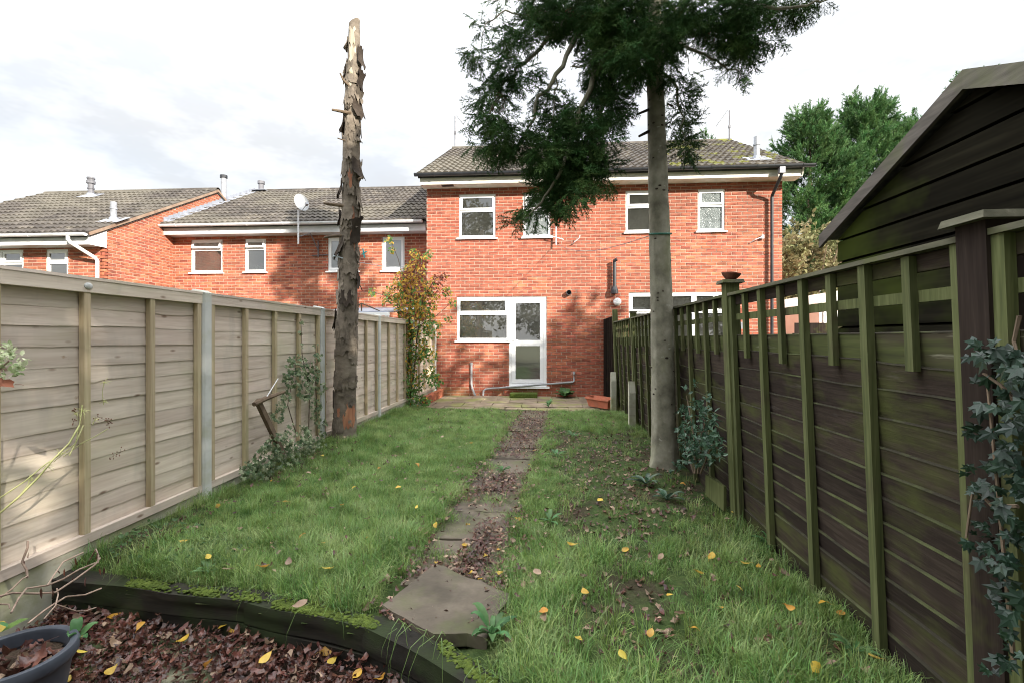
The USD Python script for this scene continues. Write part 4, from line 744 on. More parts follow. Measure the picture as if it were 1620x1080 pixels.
for x in (6.62, 8.5): emit('wheel', MB().lathe([(.12, -.08), (.30, -.08), (.32, 0), (.30, .08), (.12, .08)], (0, 0, 0), 20).arr() if False else (lambda V, F_: (np.stack([V[:, 2] + x, V[:, 1] + 14.9, V[:, 0] + .22], 1), F_))(*MB().lathe([(.02, -.08), (.30, -.08), (.32, 0), (.30, .08), (.02, .08)], (0, 0, 0), 20).arr()), C['black'], cv)
emit('window', MB().box(7.1, 8.1, 12.15, 12.165, 1.25, 1.85), C['black'], cv)
bf = thing('board_fence', 'low dark red-brown fence between the house corner and the caravan', 'fence', (6.3, 10.9, -.1))
for k in range(9): emit('board', MB().box(5.32 + .245*k, 5.32 + .245*k + .238, 10.86, 10.885 + .004*(k % 2), -.2, 1.60), C['brown_z'], bf)
emit('rail', MB().box(5.3, 7.55, 10.89, 10.93, 1.3, 1.38), C['brown_z'], bf)
emit('post', MB().box(7.55, 7.66, 10.83, 10.95, -.2, 1.72), C['brown_z'], bf)

# lean-to roof beyond the left fence
lt = thing('lean_to_roof', 'pale translucent roof sheet showing above the left fence beside the bush', 'lean-to', (-3.6, 9.6, 1.7))
for k in range(5): emit('roof_sheet', MB().hexa([(-4.6 + .37*k, 8.30, 1.72 ), (-4.6 + .37*k + .36, 8.30, 1.72), (-4.6 + .37*k + .36, 11.9, 2.02), (-4.6 + .37*k, 11.9, 2.02), (-4.6 + .37*k, 8.30, 1.735), (-4.6 + .37*k + .36, 8.30, 1.735), (-4.6 + .37*k + .36, 11.9, 2.035), (-4.6 + .37*k, 11.9, 2.035)]), C['lead'], lt)
emit('front_bar', MB().box(-4.62, -2.74, 8.27, 8.298, 1.66, 1.72), C['upvc'], lt)
for x in (-4.58, -2.80): emit('post', MB().box(x - .03, x + .03, 8.31, 8.37, -.4, 1.70), C['upvc'], lt)
emit('finial_frame', MB().tube([(-3.62, 8.6, 1.76), (-3.36, 8.6, 1.90), (-3.02, 8.6, 1.76)], .012, 6).tube([(-3.36, 8.6, 1.90), (-3.36, 8.6, 1.74)], .012, 6), C['twig'], lt)

# terracotta trough by the far fence
ct, st_ = math.cos(-.9), math.sin(-.9); tc_ = np.array([1.02, 9.35, -.03])
def rz_(v): v = np.asarray(v, float); return np.stack([tc_[0] + v[:, 0]*ct - v[:, 1]*st_, tc_[1] + v[:, 0]*st_ + v[:, 1]*ct, tc_[2] + v[:, 2] + .10*(v[:, 1])], 1)
tr = thing('plant_trough', 'empty terracotta coloured trough lying by the far end of the trellis fence', 'trough', tc_)
o0, o1, i1, i0 = (.25, .075), (.30, .105), (.285, .09), (.235, .06)
def rect(a, z): return [(-a[0], -a[1], z), (a[0], -a[1], z), (a[0], a[1], z), (-a[0], a[1], z)]
V = np.array(rect(o0, 0) + rect(o1, .17) + rect(i1, .17) + rect(i0, .02)); F_ = [[0, 3, 2, 1]] + [[4*l + i, 4*l + (i+1) % 4, 4*(l+1) + (i+1) % 4, 4*(l+1) + i] for l in range(3) for i in range(4)] + [[12, 13, 14, 15]]
emit('body', (rz_(V), np.array([t for q_ in F_ for t in ((q_[0], q_[1], q_[2]), (q_[0], q_[2], q_[3]))])), C['terra'], tr)
V = np.array(rect((.312, .117), .15) + rect((.312, .117), .178) + rect((.285, .09), .178) + rect((.285, .09), .15)); F_ = [[4*l + i, 4*l + (i+1) % 4, 4*((l+1) % 4) + (i+1) % 4, 4*((l+1) % 4) + i] for l in range(4) for i in range(4)]
emit('rim', (rz_(V), np.array([t for q_ in F_ for t in ((q_[0], q_[1], q_[2]), (q_[0], q_[2], q_[3]))])), C['terra'], tr)
# low brick kerb left of the terrace
kb = thing('brick_kerb', 'low orange brick kerb on edge by the bush at the left of the terrace', 'kerb', (-2.4, 10.4, -.1))
for k in range(9): emit('brick', MB().box(-2.50, -2.40, 9.55 + .18*k, 9.55 + .18*k + .17, -.15, .10 + rng.uniform(-.008, .008)), C['brick'], kb)

# leaning stake with a cross piece by the ivy
p0, p1 = at_x(426, 672, -2.50), at_x(407, 632, -2.54)
stk = thing('wooden_stake', 'weathered wooden stake with a cross stick leaning on the left fence by the ivy', 'stake', (*p0[:2], .1))
emit('stake', MB().beam(p0 - (p1 - p0)*1.2, p1, .05, .035, (1, 0, 0)), C['twig'], stk); emit('cross_stick', MB().tube([at_x(402, 639, -2.51), at_x(420, 630, -2.51), at_x(450, 619, -2.53)], [.02, .022, .012], 7), C['twig'], stk)
emit('string', MB().tube([at_x(419, 632, -2.5), at_x(440, 598, -2.53)], .004, 5), C['upvc'], stk)
# washing lines
wl = thing('washing_line', 'thin pale washing line from the dead trunk to the corner of the taller house', 'washing line', (-2.4, 5.7, 2.2))
A_ = np.array([-2.41, 5.55, 2.20]); B_ = np.array([-2.80, 11.26, 3.05]); 
emit('line', MB().tube([A_ + (B_ - A_)*t - [0, 0, .10*math.sin(math.pi*t)] for t in np.linspace(0, 1, 9)], .004, 5), C['pale_line'], wl)
a = np.linspace(0, 2*np.pi, 17); emit('loop', MB().tube(np.stack([-2.435 + .125*np.cos(a), 5.67 + .125*np.sin(a), 2.22 + .02*np.sin(2*a)], 1), .006, 5), C['pale_line'], wl)
emit('peg', MB().tube([at_y(574, 394, 6.2), at_y(577, 408, 6.2)], .009, 5).tube([at_y(580, 398, 6.2), at_y(572, 403, 6.2)], .008, 5), C['peg'], wl)
wl2 = thing('washing_line', 'thin dark washing line from the green loop on the conifer to the wall bracket', 'washing line', (1.1, 4.8, 2.3))
A_, B_ = np.array([1.02, 4.80, 2.27]), np.array([.21, 11.16, 3.42])
emit('line', MB().tube([A_ + (B_ - A_)*t - [0, 0, .16*math.sin(math.pi*t)] for t in np.linspace(0, 1, 9)], .004, 5), C['dark_metal'], wl2)
emit('loop', MB().tube(np.stack([1.095 + .104*np.cos(a), 4.80 + .104*np.sin(a), 2.28 + .02*np.sin(a)], 1), .009, 5), C['line'], wl2)

# ------------------------------------------------------------------ trees
def trunk_mesh(zs_, cx, cyy, rf, sides=28, noise_amp=.006, nscale=9, seed=0, fl=0.):
    th = np.linspace(0, 2*np.pi, sides, endpoint=False); P = []
    for z in zs_:
        r = rf(z); c = np.stack([np.cos(th), np.sin(th)], 1)
        q_ = np.stack([np.cos(th)*r*nscale*1.5, np.sin(th)*r*nscale*1.5, np.full(sides, z*nscale*.6)], 1)
        rr = r + noise_amp*2*(meshkit.fbm(q_ + 5, 3, seed) - .5) + fl*math.exp(-max(z, 0)/.10)*(.45 + .55*np.cos(5*th + .8 + .5*np.cos(2*th)))
        P.append(np.stack([np.interp(z, *cx) + c[:, 0]*rr, np.interp(z, *cyy) + c[:, 1]*rr, np.full(sides, z)], 1))
    V = np.vstack(P); n = len(zs_); i, j = np.meshgrid(np.arange(n-1), np.arange(sides), indexing='ij')
    q_ = np.stack([i*sides + j, i*sides + (j+1) % sides, (i+1)*sides + (j+1) % sides, (i+1)*sides + j], -1).reshape(-1, 4)
    cap = [[(n-1)*sides, (n-1)*sides + k, (n-1)*sides + k + 1] for k in range(1, sides - 1)]
    return V, np.vstack([q_[:, [0, 1, 2]], q_[:, [0, 2, 3]], cap])
# -- the living conifer
con = thing('conifer_tree', 'tall conifer with smooth grey trunk and dark drooping branches by the right fence', 'tree', (1.135, 4.80, 0))
cxz = ([-.3, 0, 1.2, 2.45, 3.85, 6, 10], [1.135, 1.135, 1.115, 1.085, 1.045, 1.0, .95]); cyz = ([-.3, 10], [4.80, 4.80])
crf = lambda z: .87*np.interp(z, [-.3, 0, .15, .5, 1.2, 2.45, 3.85, 6, 10], [.20, .158, .142, .132, .124, .110, .092, .07, .02])
emit('trunk', trunk_mesh(np.arange(-.2, 9.9, .055), cxz, cyz, crf, 40, .006, 7, 1, .045), C['bark'], con, smooth=True)
for k in range(34):
    z = rng.uniform(.4, 4.4); t = rng.uniform(math.pi*1.02, math.pi*1.98); r = float(crf(z)); c = np.array([np.interp(z, *cxz), 4.80, z]); nrm = np.array([math.cos(t), math.sin(t), 0]); tg = np.array([-math.sin(t), math.cos(t), 0]); up = np.array([0, 0, 1.0]); s = rng.uniform(.007, .013)
    m = trimesh.creation.icosphere(1, 1.0); V = np.array(m.vertices); V = c + nrm*(r - .001) + V[:, :1]*tg*s*1.4 + V[:, 1:2]*up*s*.8 + V[:, 2:]*nrm*.006
    emit('knot', (V, m.faces), C['darkbark'], con, smooth=True)
for (u0, v0, u1, v1, r) in ((1026, 174, 1009, 181, .014), (1027, 208, 1011, 216, .016), (1054, 198, 1060, 193, .008), (1056, 165, 1064, 168, .010)):
    emit('branch_stub', MB().tube([at_y(u0, v0, 4.78), at_y(u1, v1, 4.70)], [r, r*.7], 7), C['darkbark'], con)
def limb(pts, r0, r1, mat='bark', seg=4):
    """pts: (u, v, y) in the photograph turned into points of the tree's plane"""
    P = np.array([at_y(u, w, y) for u, w, y in pts]); t = np.linspace(0, 1, len(P)); tt = np.linspace(0, 1, seg*(len(P) - 1) + 1)
    Q = np.stack([np.interp(tt, t, P[:, k]) for k in range(3)], 1); Q[1:-1] += rng.normal(0, .012, Q[1:-1].shape)
    emit('branch', MB().tube(Q, np.linspace(r0, r1, len(Q)), 7), C[mat], con, smooth=True)
for pts, r0, r1 in (([(1036, -60, 4.8), (975, -10, 4.7), (913, 57, 4.55), (877, 120, 4.45), (850, 170, 4.4), (830, 215, 4.4)], .035, .010), ([(1036, -90, 4.8), (950, -40, 4.7), (893, 37, 4.6), (840, 92, 4.55), (800, 130, 4.5), (775, 180, 4.5)], .03, .008),
                    ([(1037, -20, 4.8), (985, 40, 4.6), (940, 120, 4.5), (910, 200, 4.4), (890, 265, 4.35), (865, 310, 4.35), (825, 352, 4.35)], .035, .006), ([(1037, 10, 4.8), (990, 80, 4.7), (955, 160, 4.65), (935, 240, 4.6), (945, 285, 4.6)], .028, .006),
                    ([(900, 30, 4.6), (860, 20, 4.6), (800, 22, 4.6), (773, 35, 4.6), (762, 60, 4.6)], .012, .004), ([(1039, 30, 4.8), (1065, 67, 4.7), (1089, 78, 4.65), (1123, 91, 4.6), (1145, 106, 4.6), (1172, 120, 4.6)], .022, .005),
                    ([(1038, 0, 4.8), (1090, 35, 4.6), (1150, 55, 4.5), (1215, 70, 4.45)], .025, .005), ([(1038, -40, 4.8), (1110, -10, 4.6), (1190, 15, 4.4), (1270, 12, 4.3), (1310, 0, 4.3)], .028, .005), ([(1040, 100, 4.85), (1070, 140, 5.0), (1080, 190, 5.1), (1085, 245, 5.15)], .018, .005),
                    ([(905, 105, 4.5), (950, 118, 4.5), (990, 100, 4.5)], .008, .004), ([(880, 125, 4.5), (875, 170, 4.45), (870, 215, 4.4)], .008, .003), ([(1085, 80, 4.65), (1090, 120, 4.65), (1150, 98, 4.6)], .004, .003)):
    limb(pts, r0, r1)
CL = [(757,40,14),(745,75,18),(760,90,18),(768,52,12),(752,100,12),(825,45,18),(815,60,20),(830,72,15),(805,85,18),(840,40,16),(795,115,25),(820,120,25),(775,135,15),(790,95,16),(770,150,25),(755,165,15),(785,175,25),(760,185,18),(775,197,18),(800,160,18),
      (765,225,22),(790,225,28),(815,235,22),(770,250,12),(740,205,8),(800,205,20),(850,10,30),(880,20,30),(910,15,30),(870,38,20),(800,5,14),(850,110,12),(855,150,20),(865,165,20),(870,140,15),(845,85,14),(950,20,40),(985,30,45),(1010,50,45),(960,70,35),(1000,90,35),(940,100,22),(925,45,28),
      (950,130,28),(975,150,26),(960,175,28),(985,190,14),(940,190,25),(995,120,22),(900,170,26),(890,200,30),(920,215,30),(870,210,25),(945,225,25),(860,240,30),(890,255,35),(925,255,35),(955,265,26),(960,287,16),(850,265,22),(900,285,35),(930,290,26),(835,215,20),(840,185,16),
      (850,300,22),(880,305,28),(910,310,22),(830,330,18),(850,330,18),(820,351,13),(840,350,12),(885,330,14),(880,347,9),(868,322,16),(895,335,9),
      (1090,12,30),(1130,12,30),(1170,18,30),(1200,12,30),(1230,18,25),(1260,12,22),(1285,8,16),(1305,0,10),(1240,38,10),(1110,50,25),(1140,58,25),(1170,60,28),(1200,65,22),(1225,68,12),(1190,85,16),(1130,80,16),(1160,90,18),(1165,105,14),(1175,122,11),(1185,132,8),(1150,105,10),
      (1040,60,35),(1030,92,25),(1060,100,22),(1020,112,16),(1095,117,11),(1070,65,22),(1065,128,18),(1080,155,20),(1075,180,20),(1086,205,18),(1075,230,20),(1090,246,14),(1100,236,10),(1065,205,14),(1012,168,10),(985,130,14),(990,165,10),(985,195,8)]
BACK = {(1065,128,18),(1080,155,20),(1075,180,20),(1086,205,18),(1075,230,20),(1090,246,14),(1100,236,10),(1065,205,14),(1012,168,10)}
def spray(seed, n=120, Ln=.17, side=5):
    r = np.random.default_rng(seed); m = MB(); ax = []
    main = np.stack([np.linspace(0, Ln, 6), .006*np.sin(np.linspace(0, 3, 6)), -.10*np.linspace(0, Ln, 6)**2/Ln*1.2], 1); ax.append(main)
    for k in range(side):
        t = .15 + .7*k/side; s = 1 if k % 2 else -1; l = Ln*(.55 - .3*t); a = s*r.uniform(.6, .95); b = np.array([Ln*t, 0, -.10*Ln*t*t*1.2])
        ax.append(np.stack([b + np.array([math.cos(a)*q_, math.sin(a)*q_, -.25*q_*q_/l - .1*q_*r.random()]) for q_ in np.linspace(0, l, 4)]))
    tot = sum(len(x) for x in ax); lens = np.array([np.linalg.norm(x[-1] - x[0]) for x in ax])
    for x, ln in zip(ax, lens):
        m.tube(x, np.linspace(.0022, .001, len(x)), 3, caps=False)
        k = int(n*ln/lens.sum()); t = np.sort(r.random(k)); P = np.stack([np.interp(t*(len(x)-1), np.arange(len(x)), x[:, c]) for c in range(3)], 1)
        d = (x[-1] - x[0])/ln; sv = np.cross(d, [0, 0, 1.0]); sv /= np.linalg.norm(sv); uv = np.cross(sv, d)
        for p in P:
            a = r.uniform(0, 2*np.pi); o = sv*math.cos(a)*1.2 + uv*math.sin(a)*.7; nd = d*.75 + o; nd /= np.linalg.norm(nd); L_ = r.uniform(.018, .030)
            wv = np.cross(nd, r.normal(size=3)); wv = wv/np.linalg.norm(wv)*.0028
            m.add([p - wv, p + wv, p + nd*L_], [[0, 1, 2]])
    return m.arr()
SPR = [spray(10 + k) for k in range(5)]
def fill_clumps(cl, per, sc, droop=.45, jit=.5):
    P, D, S, I = [], [], [], []
    for (c, R) in cl:
        n = max(5, int(per*(R/.1)**2))
        b = rng.normal(size=(n, 3)); b /= np.linalg.norm(b, axis=1, keepdims=True); rad = rng.random(n)**.5
        pos = c + b*(rad*R*.62)[:, None]*[1, 1.2, 1]; d = b*.7 + rng.normal(0, .45, (n, 3)) + [0, 0, -droop]
        P.append(pos); D.append(d); S.append(rng.uniform(.75, 1.25, n)*sc*min(1.0, .42 + R/.20)); I.append(rng.integers(0, 5, n))
    P, D, S, I = np.vstack(P), np.vstack(D), np.concatenate(S), np.concatenate(I)
    return I, P, quat_from(frames(D, rng.uniform(-.6, .6, len(P)))), S
cl3 = []
for c in CL:
    u, w, r = c
    for rep in range(2 if r > 27 else 1):
        y = (5.05 if c in BACK else 4.55) + rng.normal(0, .22); cl3.append((at_y(u + rng.normal(0, r*.15), w + rng.normal(0, r*.15), y), r*y/768.))
for k in range(120):                                                  # the crown goes on above the picture
    z = rng.uniform(5.15, 9.8); R = (9.9 - z)*.36 + .15; a_ = rng.uniform(0, 2*np.pi); rr_ = R*math.sqrt(rng.random())
    cl3.append((np.array([1.0 + rr_*math.cos(a_), 4.75 + rr_*math.sin(a_), z - .3*rr_]), rng.uniform(.15, .28)))
I_, P_, Q_, S_ = fill_clumps(cl3, 14, 1.0)
scatter('needles', [(s, C['needle'], False) for s in SPR], I_, P_, Q_, S_, con)
bn = [(at_y(u, w, 4.45), .05) for u, w in ((800, 150), (795, 165), (788, 185), (792, 195), (885, 340), (1130, 52), (1010, 70), (905, 12), (928, 22))]
I_, P_, Q_, S_ = fill_clumps(bn, 16, .7)
scatter('dead_needles', [(s, C['brown_needle'], False) for s in SPR], I_, P_, Q_, S_, con)

# -- the dead trunk
dt = thing('dead_tree_trunk', 'tall bare dead trunk with peeling bark standing by the left fence', 'dead tree', (-2.425, 5.67, 0))
top_ = at_y(561, 34, 5.67); mid_ = at_y(554, 350, 5.67)
dxz = ([-.3, .05, mid_[2]*.5, mid_[2], top_[2]], [-2.425, -2.425, (mid_[0] - 2.425)/2 - .01, mid_[0], top_[0]]); dyz = ([-.3, 6], [5.67, 5.67])
drf = lambda z: .82*np.interp(z, [-.3, .0, .12, .35, 1.2, 2.4, 3.2, 4.1, top_[2]], [.24, .185, .168, .158, .146, .128, .118, .100, .080])
V, F_ = trunk_mesh(np.arange(-.2, top_[2], .03), dxz, dyz, drf, 44, .010, 8, 2, .035)
tilt = V[:, 2] > V[:, 2].max() - .045; V[tilt, 2] += (V[tilt, 0] - top_[0])*.55
emit('trunk', (V, F_), C['deadbark'], dt, smooth=35)
def patch(z, th, wid, hgt, lift0, lift1, mat, name, rag=.25, thick=.006, curl=0, base=.004):
    """a plate of bark wrapped on the trunk: lift0 at its lower edge, lift1 at its upper edge"""
    nx, nz = 8, 6; U, W = np.meshgrid(np.linspace(-1, 1, nx), np.linspace(0, 1, nz), indexing='ij'); r0 = float(drf(z))
    zz = z + (W - .5)*hgt + rng.normal(0, hgt*rag*.25, (nx, 1))*np.ones((1, nz)) + rng.normal(0, hgt*rag*.06, (nx, nz)); wsc = 1 + rng.normal(0, rag*.35, (1, nz))
    tt = th + U*wid/2/r0*wsc; lf = lift0*(1 - W)**2 + lift1*W**2 + curl*np.abs(U)**2
    out = []
    for extra in (0, thick):
        rr_ = drf(zz) + base + lf + extra; out.append(np.stack([np.interp(zz, *dxz) + np.cos(tt)*rr_, 5.67 + np.sin(tt)*rr_, zz], -1).reshape(-1, 3))
    V = np.vstack(out); n = nx*nz; i, j = np.meshgrid(np.arange(nx-1), np.arange(nz-1), indexing='ij'); q_ = np.stack([i*nz + j, (i+1)*nz + j, (i+1)*nz + j+1, i*nz + j+1], -1).reshape(-1, 4)
    rim = [k for k in range(nz)] + [i_*nz + nz - 1 for i_ in range(1, nx)] + [(nx-1)*nz + k for k in range(nz-2, -1, -1)] + [i_*nz for i_ in range(nx-2, 0, -1)]
    rq = [[rim[k], rim[(k+1) % len(rim)], rim[(k+1) % len(rim)] + n, rim[k] + n] for k in range(len(rim))]
    return emit(name, MB().add(V, np.vstack([q_[:, ::-1], q_ + n, rq])), C[mat], dt, smooth=60)
for k in range(120):
    z = rng.uniform(.25, top_[2] - .20); up = np.clip((z - 1.0)/3, 0, 1); th = rng.uniform(math.pi*.95, math.pi*2.1)
    s = rng.uniform(.6, 1.25); lift = rng.uniform(.002, .008) + up*rng.random()**4*.04
    lo = rng.random() < .6
    patch(z, th, rng.uniform(.04, .13)*s, rng.uniform(.06, .22)*s, lift if lo else .001, .001 if lo else lift, 'flake' if rng.random() < .5 else 'deadbark', 'bark_flake', .5, .005, rng.uniform(0, .006))
for z, th, w_, h_, l0, l1 in ((4.62, 6.1, .10, .24, .05, .02), (4.35, 6.2, .10, .20, .02, .05), (4.02, 5.9, .12, .26, .055, .0), (3.85, 3.3, .09, .22, .045, .01), (4.45, 3.25, .08, .16, .04, .01), (3.28, 5.9, .13, .22, .06, .0), (3.05, 3.6, .10, .18, .05, .01), (2.55, 5.7, .10, .30, .01, .05), (2.35, 3.9, .12, .2, .05, 0), (2.72, 3.4, .1, .16, .03, .02), (1.95, 6.2, .08, .16, .04, .01), (1.5, 3.3, .08, .2, .03, .01), (1.75, 5.0, .12, .16, .03, .0)):
    patch(z, th, w_, h_, l0, l1, 'darkbark', 'loose_bark', .45, .007, .008)
for z, th, w_, h_ in ((4.55, 4.9, .08, .34), (4.85, 4.7, .07, .2), (4.1, 5.0, .06, .22), (4.25, 4.55, .05, .25)): patch(z, th, w_, h_, 0, 0, 'silver', 'bare_wood', .4, .003, 0, .006)
for z, th, w_, h_ in ((.36, 5.62, .09, .22), (.30, 5.15, .07, .16), (3.12, 5.0, .05, .22), (2.62, 5.4, .045, .34), (.40, 4.55, .03, .10)): patch(z, th, w_, h_, 0, 0, 'heart', 'bare_red_wood', .5, .004, 0, .007)
for (u0, v0, u1, v1, r) in ((548, 180, 525, 174, .018), (546, 328, 512, 322, .020), (545, 373, 513, 376, .018), (548, 140, 538, 116, .012), (546, 225, 534, 219, .008), (568, 284, 573, 282, .014)):
    emit('branch_stub', MB().tube([at_y(u0 + 8*(u0 > u1), v0, 5.6), at_y((u0 + u1)/2, (v0 + v1)/2 - 1, 5.56), at_y(u1, v1, 5.52)], [r*1.2, r, r*.75], 8), C['twig'], dt)
# -- evergreens far behind on the right
def fan(seed, n=26):
    r = np.random.default_rng(seed); m = MB()
    for k in range(n):
        t = r.random(); a = r.normal(0, .55); b = np.array([t*.55, 0, 0]); d = np.array([math.cos(a), math.sin(a), r.normal(0, .35)]); l = r.uniform(.12, .26)*(1.1 - .5*t); w_ = r.uniform(.012, .024)
        s = np.cross(d, r.normal(size=3)); s = s/np.linalg.norm(s)*w_; m.add([b - s*.5, b + d*l*.5 - s, b + d*l, b + d*l*.5 + s], [[0, 1, 2, 3]])
    m.tube([(0, 0, 0), (.3, 0, 0), (.55, 0, 0)], [.01, .006, .003], 3, caps=False)
    return m.arr()
FAN = [fan(40 + k) for k in range(5)]
def leylandii(label, x, y, h, R, n, name='evergreen_tree', zb=-.3, mat='ley', grp=None, sc=1.0):
    T = thing(name, label, 'tree', (x, y, zb), grp)
    emit('trunk', MB().tube([(x, y, zb - .2), (x + .05, y, h*.5), (x, y, h*.97)], [.22, .14, .02], 9), C['twig'], T)
    t = rng.random(n)**.8; z = zb + .2 + t*(h - zb - .2); a = rng.uniform(0, 2*np.pi, n)
    lob = 1 + .22*np.sin(a*3 + z*.9 + x) + .16*np.sin(a*5 - z*1.7) + .25*(N(np.stack([np.cos(a)*2 + x, np.sin(a)*2, z*.9], -1), 3) - .5)
    Rz = R*np.minimum(1, (1 - t)*2.2 + .07)**.75*np.minimum(1, .75 + t*1.2)*lob; rr_ = Rz*np.sqrt(rng.uniform(.45, 1, n))
    nb = n//26; keep = slice(0, nb); P = np.stack([x + np.cos(a)*rr_, y + np.sin(a)*rr_, z], 1)[keep]; Dv = np.stack([np.cos(a), np.sin(a), .75 + .9*t**2], 1)[keep] + rng.normal(0, .2, (nb, 3)); Dv /= np.linalg.norm(Dv, axis=1, keepdims=True)
    q_ = rng.random((nb, 26)); along = (q_*.85 - .25)[..., None]*Dv[:, None]; side = rng.normal(0, .17, (nb, 26, 3))*(1.15 - q_)[..., None]
    P = (P[:, None] + along + side).reshape(-1, 3); D = np.repeat(Dv, 26, 0) + rng.normal(0, .38, (nb*26, 3))
    scatter('foliage', [(s, C[mat], False) for s in FAN], rng.integers(0, 5, len(P)), P, quat_from(frames(D, rng.uniform(-1.2, 1.2, len(P)))), rng.uniform(.45, .85, len(P))*sc, T)
G = 'evergreens behind the house on the right'
leylandii('bright green feathery evergreen right beside the taller house', 10.35, 20.0, 9.75, 1.55, 9500, grp=G)
leylandii('bright green feathery evergreen with the highest tip, middle of the row', 12.7, 20.4, 10.3, 1.7, 9500, grp=G)
leylandii('feathery evergreen partly behind the slope of the shed roof', 15.1, 20.6, 9.6, 1.7, 8000, grp=G)
leylandii('evergreen whose thin leader shows just above the shed roof edge', 17.5, 21.2, 11.5, 1.6, 6000, grp=G)
leylandii('far evergreen tip showing over the mossy ridge near the right aerial', 8.45, 25.5, 11.15, 1.1, 1600)
# brownish shrub at the foot of the evergreens
sh = thing('autumn_shrub', 'fading brown and green shrub between the house corner and the evergreens', 'shrub', (8.2, 16.0, -.3))
for k in range(6): aa = rng.uniform(0, 6.28); emit('stem', MB().tube([(8.2, 16, -.4), (8.2 + .4*math.cos(aa), 16 + .4*math.sin(aa), 2), (8.2 + 1.0*math.cos(aa), 16 + 1.0*math.sin(aa), 4.0)], [.05, .035, .01], 6), C['twig'], sh)
def leafquad(seed, L_=1.0, W_=.55, fold=.12):
    V = [(0, 0, 0), (.35*L_, -.5*W_, fold*W_), (.75*L_, -.38*W_, fold*W_*.8), (L_, 0, -.08), (.75*L_, .38*W_, fold*W_*.8), (.35*L_, .5*W_, fold*W_), (.5*L_, 0, -.02)]
    return np.array(V, float), np.array([[0, 1, 6], [1, 2, 6], [2, 3, 6], [3, 4, 6], [4, 5, 6], [5, 0, 6]])
LEAF = leafquad(0)
def twigleaf(seed, k=9):
    r = np.random.default_rng(seed); m = MB(); m.tube([(0, 0, 0), (.25, .02, .0), (.5, -.02, .02)], [.008, .006, .002], 3, caps=False)
    for i in range(k):
        V, F_ = LEAF; s = r.uniform(.10, .16); a = r.uniform(-2.2, 2.2); b = r.normal(0, .5); R = trimesh.transformations.euler_matrix(r.normal(0, .6), b, a)[:3, :3]
        m.add(V*s @ R.T + [r.uniform(.05, .5), 0, 0], F_)
    return m.arr()
TW = [twigleaf(60 + k) for k in range(4)]
def leafball(T, c, rad, n, mat, sc, name='foliage', protos=None):
    b = rng.normal(size=(n, 3)); b /= np.linalg.norm(b, axis=1, keepdims=True); lobe = 1 + .3*(N(b*2.2 + c[0], 9) - .5)*2
    P = np.asarray(c) + b*np.asarray(rad)*(rng.uniform(.35, 1, n)**.6*lobe)[:, None]
    scatter(name, [(s, C[mat], False) for s in (protos or TW)], rng.integers(0, len(protos or TW), n), P, quat_from(frames(b + rng.normal(0, .5, (n, 3)), rng.uniform(-1, 1, n))), rng.uniform(.7, 1.3, n)*sc, T)
leafball(sh, (8.15, 16.0, 3.0), (1.1, .9, 1.75), 900, 'shrub', 1.0)
# -- trees behind the camera (they shade the garden and show in the window panes)
for lab, x, y, h, R, z0, mat in (('broad autumn tree behind the viewpoint, nearest the shed', 6.6, -2.6, 8.4, 2.7, 4.6, 'backleaf'), ('broad autumn tree behind the viewpoint, farther back on the right', 5.2, -6.6, 10, 3.0, 5.2, 'backleaf'), ('broad autumn tree straight behind the viewpoint', .5, -9, 10.5, 3.0, 5.6, 'backleaf'), ('broad autumn tree behind the viewpoint on the left', -5.5, -9.5, 10.5, 3.0, 5.6, 'backleaf'), ('tall thin tree behind the viewpoint far to the right', 11.6, -.6, 8.0, 1.3, 6.6, 'backleaf')):
    T = thing('garden_tree', lab, 'tree', (x, y, -.3), 'trees behind the viewpoint')
    emit('trunk', MB().tube([(x, y, -.4), (x + .1, y, z0*.6), (x, y, h*.9)], [.28, .2, .04], 10), C['twig'], T)
    for k in range(9):
        aa = k*.7 + x; emit('branch', MB().tube([(x, y, z0*.55 + .3*k), (x + R*.45*math.cos(aa), y + R*.45*math.sin(aa), z0*.75 + .3*k), (x + R*.9*math.cos(aa), y + R*.9*math.sin(aa), z0 + .35*k)], [.09, .055, .015], 6), C['twig'], T)
    leafball(T, (x, y, z0 + .3), (R, R, (h - z0)*1.0), int((260 if x > 3 else 90)*R*R) if R > 2 else 260, mat, 1.7)

# ------------------------------------------------------------------ grass, weeds, leaves
def blade_tuft(seed, n=26, R=.055, L_=(.05, .13), w_=.0031, spread=1.2):
    r = np.random.default_rng(seed); m = MB()
    for k in range(n):
        a, rr_ = r.uniform(0, 2*np.pi), R*math.sqrt(r.random()); b = np.array([rr_*math.cos(a), rr_*math.sin(a), -.01]); l = r.uniform(*L_)
        h = a + r.normal(0, .9); o = np.array([math.cos(h), math.sin(h), 0]); s = np.array([-o[1], o[0], 0])*w_*r.uniform(.7, 1.3)*.5; le = r.uniform(.15, spread); dr_ = r.uniform(.2, .9)
        p1 = b + np.array([0, 0, l*.45]) + o*l*.15*le; p2 = b + np.array([0, 0, l*(.85 - .25*dr_)]) + o*l*.48*le; p3 = b + np.array([0, 0, l*(1.0 - .75*dr_*le)]) + o*l*(.55 + .5*dr_)*le
        m.add([b - s, b + s, p1 + s*.95, p1 - s*.95, p2 + s*.7, p2 - s*.7, p3], [[0, 1, 2], [0, 2, 3], [3, 2, 4], [3, 4, 5], [5, 4, 6]])
    return m.arr()
